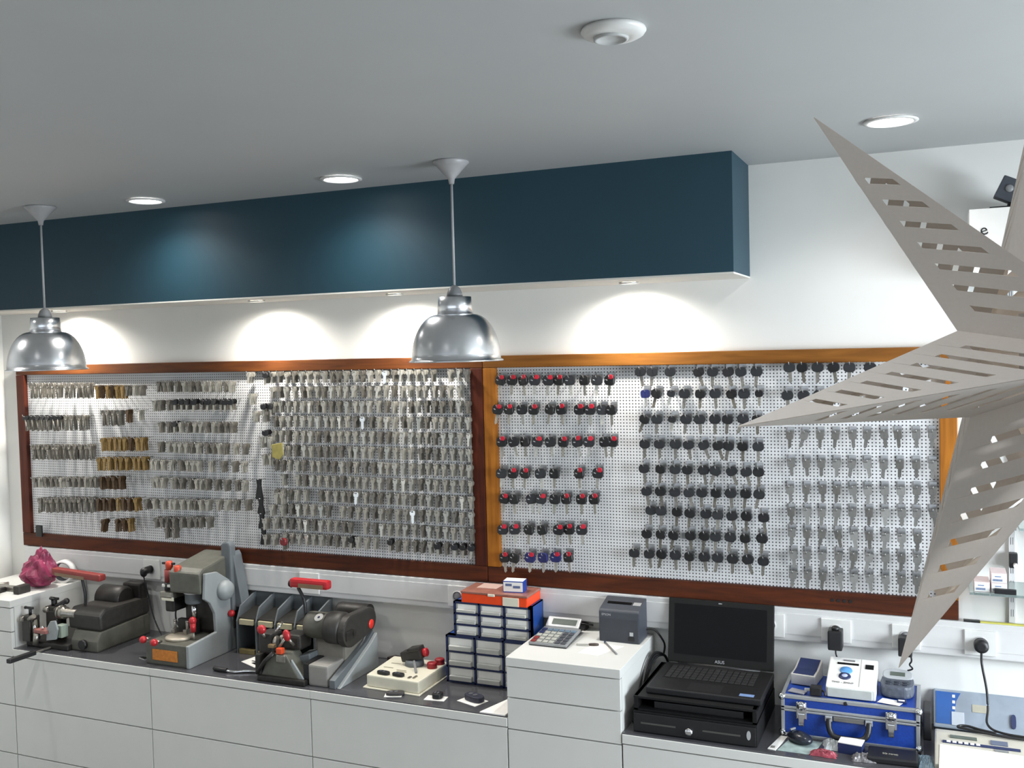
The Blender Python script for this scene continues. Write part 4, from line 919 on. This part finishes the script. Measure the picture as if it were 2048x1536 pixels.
MB().cyl((-1.176, -.19, HT+.004), (-1.096, -.305, HT+.004), .0036, n=10).build('barrel', M_grayp, t)
MB().cyl((-1.182, -.181, HT+.004), (-1.176, -.19, HT+.004), .0042, n=10).build('tip', M_navy, t)
t = thing('flip_key', (-1.23, -.24, HT), 'small key with dark head beside the calculator', 'key')
MB().prism(ring_poly(.02, .009, 12, 0), 0, .008, 'z', .002, T=Matrix.Translation((-1.212, -.226, HT)) @ Matrix.Rotation(.3, 4, 'Z')).build('key_head', mat('brown_black_head', (62, 52, 46), .4), t)
MB().box(-.05, 0, -.005, .005, .002, .005, T=Matrix.Translation((-1.228, -.232, HT)) @ Matrix.Rotation(.25, 4, 'Z')).build('blade', M_keyb, t)
o = MB().prism([(-1.24, -.33), (-1.16, -.335), (-1.10, -.20), (-1.215, -.19)], HT, HT+.0008, 'z').build('receipt', M_paper, org=(-1.17, -.27, HT)); tag(o, 'blank white receipt under the thin grey stylus', 'paper')
# ------------------------------------------------------------------ cash drawer, stand and laptop
t = thing('cash_drawer', (-.78, -.23, H), 'black cash drawer with a keyed lock under the laptop', 'cash drawer')
x0, x1 = -1.0, -.565
MB().box(x0, x1, -.428, -.03, H, H+.075, .003).build('housing', M_matte, t)
fr = MB().box(x0+.004, x1-.004, -.436, -.426, H+.004, H+.070, .002).build('drawer_front', M_black, t)
for a, b in ((-.97, -.845), (-.75, -.62)): MB().box(a, b, -.4375, -.435, H+.034, H+.040, .0005).build('finger_slot', mat('worn_slot', (74, 72, 70), .5), fr)
k = MB().lathe([(.004, -.447), (.013, -.446), (.014, -.436)], (-.797, 0, H+.028), 20, 'y').build('lock', M_chrome, fr)
MB().box(-.806, -.788, -.449, -.4465, H+.022, H+.034, .001).build('lock_key', M_chrome, k)
MB().prism(ring_poly(.007, .016, 14, 0), -.438, -.4355, T=Matrix.Translation((-.592, 0, H+.042))).build('oval_badge', M_silverp, fr)
t = thing('laptop_stand', (-.78, -.23, H+.075), 'black open-fronted stand between the cash drawer and laptop', 'stand')
mb = MB(); z0 = H+.076; z1 = H+.128
mb.box(x0+.002, x1-.002, -.42, -.035, z0, z0+.006).box(x0+.002, x1-.002, -.425, -.035, z1-.008, z1, .001).box(x0+.002, x0+.016, -.42, -.035, z0, z1).box(x1-.016, x1-.002, -.42, -.035, z0, z1).box(x0+.002, x1-.002, -.045, -.035, z0, z1)
mb.build('shell', M_matte, t)
MB().box(x0+.07, x1-.05, -.40, -.06, z0+.006, z0+.03, .002).build('inner_tray', M_black, t)
t = thing('laptop', (-.76, -.22, H+.128), 'open black laptop with a dark screen on the cash drawer', 'laptop'); zl = H+.128
lx0, lx1 = -.962, -.556
MB().box(lx0, lx1, -.39, -.095, zl+.002, zl+.024, .004).build('base', M_black, t)
kb = MB().box(lx0+.03, lx1-.045, -.27, -.125, zl+.024, zl+.0248).build('keyboard_deck', M_matte, t)
for j in range(5):
    for i in range(14):
        x = lx0+.036+i*.0232; y = -.262+j*.028
        MB().box(x, x+.0195, y, y+.0235, zl+.0248, zl+.0268, .0008, seg=1).build('keycap', mat('keycap_black', (34, 34, 36), .5), kb)
MB().box(-.82, -.70, -.375, -.295, zl+.024, zl+.0246).build('touchpad', mat('touchpad_black', (32, 32, 34), .4), t)
MB().box(-.635, -.585, -.372, -.348, zl+.024, zl+.0245).build('palm_sticker', mat('sticker_blue', (120, 146, 190), .4), t)
T = Matrix.Translation((0, -.092, zl+.022)) @ Matrix.Rotation(math.radians(-9), 4, 'X')
ld = MB().box(lx0+.004, lx1-.002, -.002, .010, .004, .246, .004, T=T).build('lid', mat('lid_black', (26, 25, 24), .5, var=.05, spec=.25), t)
MB().box(lx0+.028, lx1-.028, -.0028, -.0018, .036, .226, T=T).build('screen', M_blackg, ld)
lg = text('logo', 'ASUS', .016, (0, 0, 0), (0, 0, 0), M_mark, None)
lg.parent = ld; lg.location = (T @ Vector((-.758, -.0035, .019)))-Vector(root_loc(ld)); lg.rotation_euler = (PI/2-math.radians(9), 0, 0)
MB().box(-.765, -.752, -.003, -.002, .235, .238, T=T).build('webcam', M_silverp, ld)
MB().cyl((lx0+.05, -.093, zl+.022), (lx1-.05, -.093, zl+.022), .008).build('hinge', M_black, t)
t = thing('cable_bundle', (-1.012, -.2, H), 'black cable bundle running between the tall chest and laptop', 'cables')
for i in range(3):
    MB().tube(smooth_spline([(-1.02+.004*i, -.36+.03*i, H+.006), (-1.018+.004*i, -.30, H+.03+.01*i), (-1.018, -.20, H+.10+.02*i), (-1.012, -.10, H+.155+.012*i), (-.985, -.045, H+.16), (-.97, -.03, H+.12)]), .005).build('cable', M_black, t)
# ------------------------------------------------------------------ blue aluminium case
t = thing('tool_case', (-.28, -.16, H), 'blue aluminium-framed tool case with chrome latches on the right worktop', 'case')
x0, x1, y0, y1, z1 = -.505, -.056, -.292, -.035, H+.147; zs = H+.098
MB().box(x0+.004, x1-.004, y0+.004, y1-.004, H+.002, zs-.002).build('lower_shell', M_cblue, t)
MB().box(x0+.004, x1-.004, y0+.004, y1-.004, zs, z1-.003).build('lid', M_cblue, t)
e = .013
def rails(z0, z1_, nm):
    mb = MB()
    mb.box(x0, x1, y0, y0+e, z0, z1_, .002).box(x0, x1, y1-e, y1, z0, z1_, .002).box(x0, x0+e, y0+e, y1-e, z0, z1_, .002).box(x1-e, x1, y0+e, y1-e, z0, z1_, .002)
    mb.build(nm, M_alu2, t)
rails(H, H+e, 'bottom_rim'); rails(zs-.009, zs-.001, 'lower_rim'); rails(zs+.0005, zs+.010, 'lid_rim'); rails(z1-e, z1, 'top_rim')
for x in (x0, x1-e):
    for y in (y0, y1-e): MB().box(x, x+e, y, y+e, H+e, z1-e, .002).build('corner_post', M_alu2, t)
for x in (x0+.004, x1-.004):
    for z in (H+.013, z1-.008): MB().ball((x, y0+.004, z), .0125).build('corner_cap', M_chrome, t)
for x in (-.435, -.145):
    l = MB().box(x-.018, x+.018, y0-.006, y0, zs-.03, zs+.03, .003).lathe([(.004, y0-.016), (.015, y0-.013), (.017, y0-.006)], (x, 0, zs+.017), 20, 'y').build('latch', M_chrome, t)
    MB().prism([(x-.012, zs-.008), (x+.012, zs-.008), (x+.008, zs-.052), (x-.008, zs-.052)], y0-.013, y0-.005, bev=.002).build('latch_tongue', M_chrome, l)
MB().lathe([(.004, y0-.004), (.007, y0-.003), (.007, y0)], (-.29, 0, z1-.008), 10, 'y').build('screw', M_black, t)
hn = MB().tube(smooth_spline([(-.345, y0-.006, zs-.016), (-.342, y0-.02, zs-.045), (-.325, y0-.028, zs-.066), (-.28, y0-.03, zs-.070), (-.235, y0-.028, zs-.066), (-.218, y0-.02, zs-.045), (-.215, y0-.006, zs-.016)]), .010).build('handle', M_black, t)
for x in (-.345, -.215): MB().box(x-.012, x+.012, y0-.012, y0, zs-.025, zs-.006, .003).build('handle_mount', M_alu2, t)
MB().box(-.33, -.23, y0-.008, y0, zs-.022, zs-.008, .002).build('handle_bracket', mat('bracket_grey', (120, 118, 116), .4, .5), t)
ZT = z1
t = thing('key_programmer', (-.275, -.17, ZT), 'white key programmer with blue round buttons on the blue case', 'key programmer')
a0, a1 = -.357, -.195
MB().prism([(-.262, ZT), (-.265, ZT+.036), (-.258, ZT+.042), (-.09, ZT+.088), (-.085, ZT)], a0, a1, 'x', .004).build('body', M_plast, t)
MB().box(a0+.006, a1-.012, -.267, -.2625, ZT+.002, ZT+.033, .001).build('front_panel', mat('grey_white_panel', (190, 194, 192), .5), t)
sl = math.atan2(.046, .168); TT = Matrix.Translation((a0, -.258, ZT+.0425)) @ Matrix.Rotation(sl, 4, 'X')
MB().box(.048, .086, .150, .158, -.001, .0012, T=TT).build('slot_mark', mat('grey_print', (120, 120, 122), .5), t)
MB().box(.028, .100, .128, .138, -.001, .0016, T=TT).build('display_strip', M_blackg, t)
MB().box(.122, .150, .112, .138, -.001, .0016, T=TT).build('sensor_window', M_blackg, t)
MB().lathe([(.002, .003), (.020, .003), (.022, -.001)], (.060, .092, 0), 28, T=TT).build('upper_button', mat('sky_blue_button', (84, 148, 210), .4), t)
k = MB().lathe([(.010, .0035), (.019, .003), (.021, -.001)], (.058, .056, 0), 28, T=TT).build('lower_button', M_navy, t)
MB().lathe([(.001, .004), (.010, .004), (.010, .003)], (.058, .056, 0), 24, T=TT).build('button_centre', mat('pale_lilac', (176, 188, 228), .4), k)
MB().box(.108, .1085, .0, .17, -.001, .0008, T=TT).build('panel_seam', M_grayp, t)
tx = text('caption', 'TMD - ZMNP', .0125, (0, 0, 0), (sl, 0, 0), mat('caption_grey', (110, 110, 112), .5), t); tx.location = (TT @ Vector((.054, .016, .0008)))-Vector(t.location)
t = thing('gift_box', (-.43, -.12, ZT), 'small pale box with dark blue sloping top at the case\'s left', 'box')
T = Matrix.Translation((-.435, -.115, ZT)) @ Matrix.Rotation(-.12, 4, 'Z')
MB().prism([(-.065, 0), (-.068, .038), (-.01, .042), (.055, .062), (.058, 0)], -.043, .043, 'x', .003, T=T).build('box', mat('grey_beige_card', (184, 182, 178), .6), t)
MB().prism([(-.062, .0395), (-.01, .0435), (.05, .0625), (.05, .0612), (-.01, .042), (-.062, .038)], -.036, .036, 'x', T=T).build('top_print', M_navy, t)
t = thing('small_power_cube', (-.388, -.262, ZT), 'small black cube adapter on the front of the blue case', 'adapter')
MB().box(-.409, -.370, -.278, -.245, ZT, ZT+.032, .005).build('body', M_black, t)
MB().tube(smooth_spline([(-.371, -.262, ZT+.018), (-.362, -.266, ZT+.016), (-.358, -.272, ZT+.004)]), .0035).build('cable', M_black, t)
MB().box(-.428, -.409, -.268, -.258, ZT+.012, ZT+.020, .001).build('connector', M_silverp, t)
o = MB().prism([(-.485, -.262), (-.43, -.275), (-.42, -.245), (-.475, -.225)], ZT, ZT+.004, 'z', .001).build('plastic_sleeve', mat('grey_sleeve', (150, 150, 156), .3), org=(-.45, -.25, ZT)); tag(o, 'grey plastic sleeve on the left front of the blue case', 'sleeve')
t = thing('key_reader', (-.13, -.14, ZT), 'round-shouldered grey-blue key reader on the right of the blue case', 'key reader')
MB().prism(ring_poly(.055, .07, 20, -.145, 3), ZT, ZT+.042, 'z', .010, T=Matrix.Translation((-.130, 0, 0))).build('body', mat('slate_plastic', (78, 84, 96), .45, var=.15, scale=90), t)
T = Matrix.Translation((-.130, -.105, ZT+.048)) @ Matrix.Rotation(.35, 4, 'X')
MB().prism(ring_poly(.050, .030, 20, 0, 2.6), -.012, .004, 'z', .004, T=T).build('display_bezel', mat('pale_grey_bezel', (168, 172, 176), .4), t)
MB().box(-.024, .024, -.010, .010, .004, .0055, T=T).build('lcd', M_lcd, t)
for i in range(3):
    for j in range(2): MB().prism(ring_poly(.011, .008, 12, 0, 2.4), 0, .003, 'z', .001, T=Matrix.Translation((-.157+i*.027, -.165-j*.022, ZT+.042))).build('key_button', mat('dark_slate_button', (48, 54, 66), .5), t)
o = MB().prism([(-.19, -.265), (-.12, -.278), (-.105, -.235), (-.175, -.22)], ZT, ZT+.0012, 'z').build('paper_slip', M_paper, org=(-.15, -.25, ZT)); tag(o, 'white paper slip in front of the key reader', 'paper')
t = thing('memory_card', (-.105, -.24, ZT), 'dark memory card with white label beside the key reader', 'card')
MB().box(-.128, -.098, -.252, -.226, ZT+.0013, ZT+.006, .001).build('card', M_navy, t); MB().box(-.124, -.104, -.246, -.234, ZT+.006, ZT+.0066).build('label', M_card, t)
# ------------------------------------------------------------------ in front of the case
t = thing('price_tag', (-.512, -.34, H), 'long white tag strip left of the blue case', 'tag')
MB().prism([(-.532, -.425), (-.505, -.430), (-.482, -.30), (-.505, -.296)], H, H+.002, 'z').build('strip', M_card, t)
mb = MB(); [mb.box(-.524+i*.003, -.5225+i*.003, -.415, -.395, H+.002, H+.0024) for i in range(5)]; mb.build('barcode', M_black, t)
t = thing('computer_mouse', (-.432, -.325, H), 'black computer mouse lying in front of the blue case', 'mouse')
MB().ball((0, 0, 0), .05, 1.0, .62, .42, 24, T=Matrix.Translation((-.437, -.335, H+.018)) @ Matrix.Rotation(-.6, 4, 'Z')).build('shell', mat('mouse_black', (30, 34, 44), .25), t)
MB().box(-.003, .003, -.012, .012, .018, .024, .001, T=Matrix.Translation((-.462, -.318, H+.018)) @ Matrix.Rotation(-.6, 4, 'Z')).build('wheel', M_grayp, t)
o = MB().prism([(-.50, -.425), (-.385, -.425), (-.365, -.31), (-.47, -.30)], H, H+.0012, 'z').build('leaflet', mat('pale_teal_leaflet', (160, 178, 176), .5, var=.3, scale=25), org=(-.43, -.37, H)); tag(o, 'pale teal leaflet under the black computer mouse', 'leaflet')
def bag(x, y, sx, sy, h, rz, m, label):
    b = bmesh.new(); bmesh.ops.create_grid(b, x_segments=14, y_segments=14, size=1)
    rr = random.Random(int(abs(x*1000)))
    for v in b.verts:
        q = max(0, 1-max(abs(v.co.x), abs(v.co.y))**3); v.co = Vector((v.co.x*sx/2*(1+.05*math.sin(7*v.co.y)), v.co.y*sy/2*(1+.06*math.sin(6*v.co.x)), .001+h*q*(.75+.5*rr.random())))
    mb = MB(); mb._merge(b, Matrix.Translation((x, y, H)) @ Matrix.Rotation(rz, 4, 'Z'))
    o = mb.build('plastic_bag', m, org=(x, y, H)); md = o.modifiers.new('film', 'SOLIDIFY'); md.thickness = .0006; tag(o, label, 'bag'); return o
bag(-.325, -.33, .07, .075, .022, .2, mat('grey_bag', (176, 182, 184), .2, var=.1), 'small grey plastic bag between the mouse and white carton')
bag(-.352, -.412, .085, .04, .016, -.05, mat('red_bag', (140, 60, 72), .3, var=.4, scale=60), 'small red plastic bag at the worktop\'s front edge')
bag(-.225, -.405, .075, .05, .018, .1, mat('smoky_bag', (112, 110, 112), .2, var=.5, scale=60), 'smoky plastic bag of parts below the white carton')
t = thing('white_carton', (-.275, -.335, H), 'small white-topped carton in front of the case handle', 'carton')
T = Matrix.Translation((-.268, -.352, H)) @ Matrix.Rotation(-.12, 4, 'Z')
MB().box(-.038, .038, -.028, .028, 0, .034, T=T).build('box', M_navy, t); MB().box(-.038, .038, -.028, .028, .034, .0365, T=T).build('top', M_card, t)
t = thing('black_wallet', (-.13, -.35, H), 'black flat case with white lettering in front of the blue case', 'flat case')
MB().prism([(-.215, -.425), (-.06, -.415), (-.062, -.325), (-.215, -.330)], H, H+.022, 'z', .006).build('case', M_black, t)
text('lettering', 'SD MMC', .013, (-.145, -.385, H+.0225), (0, 0, -.02), mat('dull_white_print', (176, 174, 160), .5), t)
bag(-.04, -.36, .05, .10, .014, .1, mat('blue_grey_bag', (124, 146, 160), .2, var=.3, scale=60), 'blue-grey plastic bag beside the beige device')
o = MB().box(-.048, -.022, -.17, -.06, H, H+.10, .004).build('dark_speaker', M_dark, org=(-.035, -.1, H)); tag(o, 'narrow dark box between the blue case and blue panel', 'box')
# ------------------------------------------------------------------ devices at right
t = thing('panel_device', (.15, -.06, H), 'flat grey device with a blue panel leaning on the right wall', 'device')
T = Matrix.Translation((0, -.075, H+.008)) @ Matrix.Rotation(math.radians(-32), 4, 'X')
MB().box(-.016, .36, -.018, .018, .004, .138, .006, T=T).build('body', mat('pale_blue_grey', (140, 150, 162), .4), t)
MB().prism([(-.008, .018), (-.008, .128), (.072, .128), (.058, .10), (.052, .06), (.046, .018)], -.0195, -.0175, T=T).build('blue_panel', mat('panel_blue', (40, 88, 156), .4, var=.06), t)
mb = MB(); [mb.box(.045, .054, -.0205, -.0193, .05+i*.02, .060+i*.02, T=T) for i in range(4)]; mb.build('panel_icon', M_card, t)
MB().box(.042, .082, -.021, -.0175, .016, .062, .001, T=T).build('notice_card', mat('grey_card', (190, 196, 204), .5), t)
MB().box(.108, .162, -.0195, -.0175, .068, .094, T=T).build('yellowed_label', mat('yellowed_grey_label', (168, 164, 148), .5), t)
MB().prism(ring_poly(.008, .024, 12, .05, 3), -.024, -.017, T=T @ Matrix.Translation((.235, 0, 0))).build('rocker', M_navy, t)
t = thing('beige_terminal', (.14, -.3, H), 'beige desk terminal with a row of buttons at bottom right', 'terminal')
MB().prism([(-.43, H), (-.43, H+.03), (-.24, H+.062), (-.205, H+.060), (-.19, H)], -.012, .34, 'x', .006).build('body', mat('terminal_beige', (186, 182, 170), .45), t)
sl = math.atan2(.032, .19); TT = Matrix.Translation((0, -.43, H+.0305)) @ Matrix.Rotation(sl, 4, 'X')
MB().box(.035, .115, .162, .178, 0, .003, T=TT).build('display', M_lcd, t)
MB().box(.012, .24, .128, .142, 0, .002, T=TT).build('button_strip', M_navy, t)
for i in range(6): MB().box(.024+i*.0175, .036+i*.0175, .130, .140, .002, .0045, .001, T=TT).build('button', M_plast, t)
MB().box(.155, .205, .150, .175, 0, .0025, T=TT).build('caption_plate', mat('slate_caption', (92, 100, 120), .5), t)
MB().box(.165, .205, .114, .124, 0, .002, T=TT).build('card_slot', M_grayp, t)
o = MB().prism([(.000, -.05), (.30, -.05), (.30, .102), (.004, .114)], .0006, .0018, 'z', T=TT).build('white_sheet', M_paper, org=(.15, -.39, H+.064)); tag(o, 'blank white sheet lying on the beige terminal', 'paper')
t = thing('cable_loop', (.1, -.2, H+.066), 'black folded cable loop on top of the beige terminal', 'cable')
MB().tube(smooth_spline([(.175, -.212, H+.069), (.13, -.20, H+.070), (.09, -.185, H+.072), (.065, -.19, H+.072), (.062, -.205, H+.072), (.09, -.212, H+.072), (.135, -.222, H+.070), (.21, -.235, H+.069), (.32, -.235, H+.068)]), .0045).build('loop', M_black, t)
# ------------------------------------------------------------------ glass shelves at right
def shelf(x0, x1, z, label):
    t = thing('glass_shelf', ((x0+x1)/2, -.1, z), label, 'glass shelf', 'glass wall shelves')
    MB().box(x0, x1, -.21, -.012, z-.004, z+.004, .001).build('glass', mat('shelf_glass', (206, 226, 224), .05, trans=.75, var=.01), t)
    for x in (.236, x1-.1): MB().prism([(-.018, z-.005), (-.17, z-.005), (-.16, z-.012), (-.018, z-.034)], x-.004, x+.004, 'x').build('bracket', M_alu2, t)
shelf(.098, .80, 1.528, 'low glass wall shelf at right holding small pink-edged cartons')
shelf(.245, .80, 1.748, 'higher glass wall shelf at right, mostly outside the picture')
shelf(.098, .80, 2.560, 'top glass wall shelf hidden behind the paper star')
t = thing('shelf_upright', (.236, -.006, 1.388), 'slotted white shelf upright on the right wall', 'shelf upright')
MB().box(.226, .246, -.012, 0, 1.388, 2.62, .001).build('channel', M_trunk, t)
mb = MB()
for i in range(24): mb.box(.232, .2335, -.0125, -.0118, 1.41+i*.05, 1.435+i*.05).box(.2385, .240, -.0125, -.0118, 1.41+i*.05, 1.435+i*.05)
mb.build('slot', M_charc, t)
for x0_, z0_, lb in ((.112, 1.532, 'left white carton on the low glass shelf'), (.163, 1.532, 'lower right white carton on the low glass shelf'), (.1625, 1.5645, 'upper white carton stacked on the low glass shelf')):
    t = thing('small_carton', (x0_+.023, -.15, z0_), lb, 'carton', 'white cartons on the glass shelf')
    MB().box(x0_, x0_+.047, -.19, -.10, z0_, z0_+.032, .0008).build('box', mat('pink_white_carton', (226, 208, 210), .5), t)
    MB().box(x0_+.002, x0_+.045, -.1906, -.19, z0_+.002, z0_+.030).build('front_panel', M_card, t)
    mb = MB(); [mb.box(x0_+.006+i*.0032, x0_+.0082+i*.0032, -.1912, -.1905, z0_+.006, z0_+.013) for i in range(9)]; mb.box(x0_+.012, x0_+.030, -.1912, -.1905, z0_+.02, z0_+.023); mb.build('print', mat('blue_print', (110, 130, 170), .5), t)
o = MB().box(-.032, .032, -.008, .008, 0, .016, .002, T=Matrix.Translation((.205, -.198, 1.532)) @ Matrix.Rotation(-.05, 4, 'Z')).build('black_remote', M_black, org=(.205, -.198, 1.532)); tag(o, 'small black bar lying on the low glass shelf\'s edge', 'remote')
t = thing('wall_hook', (.240, -.02, 1.60), 'black hook block with white tip on the slotted upright', 'hook')
MB().box(.226, .252, -.045, -.013, 1.585, 1.635, .003).build('block', M_black, t); MB().cyl((.244, -.045, 1.598), (.244, -.075, 1.598), .007).build('tip', M_plast, t)
t = thing('shelf_carton', (.22, -.12, 2.564), 'white carton on the top shelf behind the paper star', 'carton')
MB().box(.104, .34, -.20, -.04, 2.564, 2.792, .002).build('box', M_card, t)
text('letter', 'e', .05, (.147, -.2012, 2.722), (PI/2, -.3, 0), M_black, t)
t = thing('security_camera', (.21, -.16, 2.792), 'black camera standing tilted on the top shelf carton', 'camera')
T = Matrix.Translation((.222, -.14, 2.85)) @ Matrix.Rotation(.45, 4, 'Y')
MB().box(-.032, .032, -.03, .03, -.035, .04, .004, T=T).build('housing', M_charc, t)
MB().lathe([(.004, -.036), (.011, -.035), (.013, -.03)], (0, 0, .005), 20, 'y', T=T).build('lens', M_grayp, t)
MB().box(.165, .26, -.19, -.09, 2.792, 2.797, .001).build('foot', M_black, t); MB().cyl((.225, -.14, 2.795), (.232, -.14, 2.825), .008).build('neck', M_black, t)
# ------------------------------------------------------------------ on the far-left tall chest
t = thing('plastic_bag', (-4.2, -.14, HT), 'crumpled magenta plastic bag on the far-left tall chest', 'bag')
b = bmesh.new(); bmesh.ops.create_icosphere(b, subdivisions=4, radius=1)
rr = random.Random(3)
for v in b.verts:
    c = v.co; q = 1+.10*math.sin(9*c.x+4*c.z)+.08*math.sin(11*c.y+7*c.z)+.05*math.sin(17*c.x-13*c.y)+.03*rr.random()
    wz = max(0, c.z); k = 1-.55*wz
    v.co = Vector((c.x*.095*q*k+.03*wz, c.y*.07*q*k, .075+c.z*.115*q if c.z > 0 else .075+c.z*.075))
mb = MB(); mb._merge(b, Matrix.Translation((-4.165, -.205, HT))); o = mb.build('film', M_pink, t)
t = thing('tape_ring', (-4.10, -.09, HT), 'upright white tape ring behind the dusty red lamp bar', 'tape roll')
MB().lathe([(.047, -.02), (.058, -.02), (.058, .02), (.047, .02), (.047, -.02)], (0, 0, 0), 32, 'y', T=Matrix.Translation((-4.118, -.092, HT+.058)) @ Matrix.Rotation(.3, 4, 'Z'), caps=False).build('tape', M_plast, t)
MB().lathe([(.044, -.018), (.0468, -.018), (.0468, .018), (.044, .018), (.044, -.018)], (0, 0, 0), 32, 'y', T=Matrix.Translation((-4.118, -.092, HT+.058)) @ Matrix.Rotation(.3, 4, 'Z'), caps=False).build('core', M_charc, t)
t = thing('bench_clamp', (-4.23, -.30, HT), 'grubby steel clamp tool in front of the magenta bag', 'clamp')
MB().box(-4.33, -4.13, -.325, -.285, HT, HT+.022, .006, T=None).build('bar', M_steel, t)
mb = MB(); mb.cyl((-4.255, -.33, HT+.012), (-4.255, -.39, HT+.012), .012).box(-4.29, -4.22, -.415, -.385, HT, HT+.024, .006); mb.build('screw_handle', M_darker, t)
MB().box(-4.165, -4.125, -.36, -.29, HT, HT+.04, .006).build('jaw', M_dark, t)
t = thing('long_tool', (-4.4, -.35, HT), 'long grey hand tool lying at the far-left chest\'s edge', 'hand tool')
MB().cyl((-4.42, -.30, HT+.010), (-4.34, -.24, HT+.012), .009).build('shaft', M_steel, t); MB().cyl((-4.52, -.37, HT+.012), (-4.42, -.30, HT+.010), .012).build('grip', M_darker, t)
o = MB().prism([(-4.47, -.42), (-4.32, -.45), (-4.30, -.38), (-4.45, -.35)], HT, HT+.003, 'z').build('cloth_rag', M_paper, org=(-4.38, -.40, HT)); tag(o, 'white paper scrap at the front of the far-left chest', 'paper')
# ------------------------------------------------------------------ colour management
vs = SC.view_settings; vs.view_transform = 'Standard'; vs.look = 'None'; vs.gamma = 1; vs.use_curve_mapping = False; vs.exposure = EXPO
SC.cycles.max_bounces = 8; SC.cycles.diffuse_bounces = 4; SC.cycles.caustics_reflective = False; SC.cycles.caustics_refractive = False; SC.cycles.sample_clamp_indirect = 4
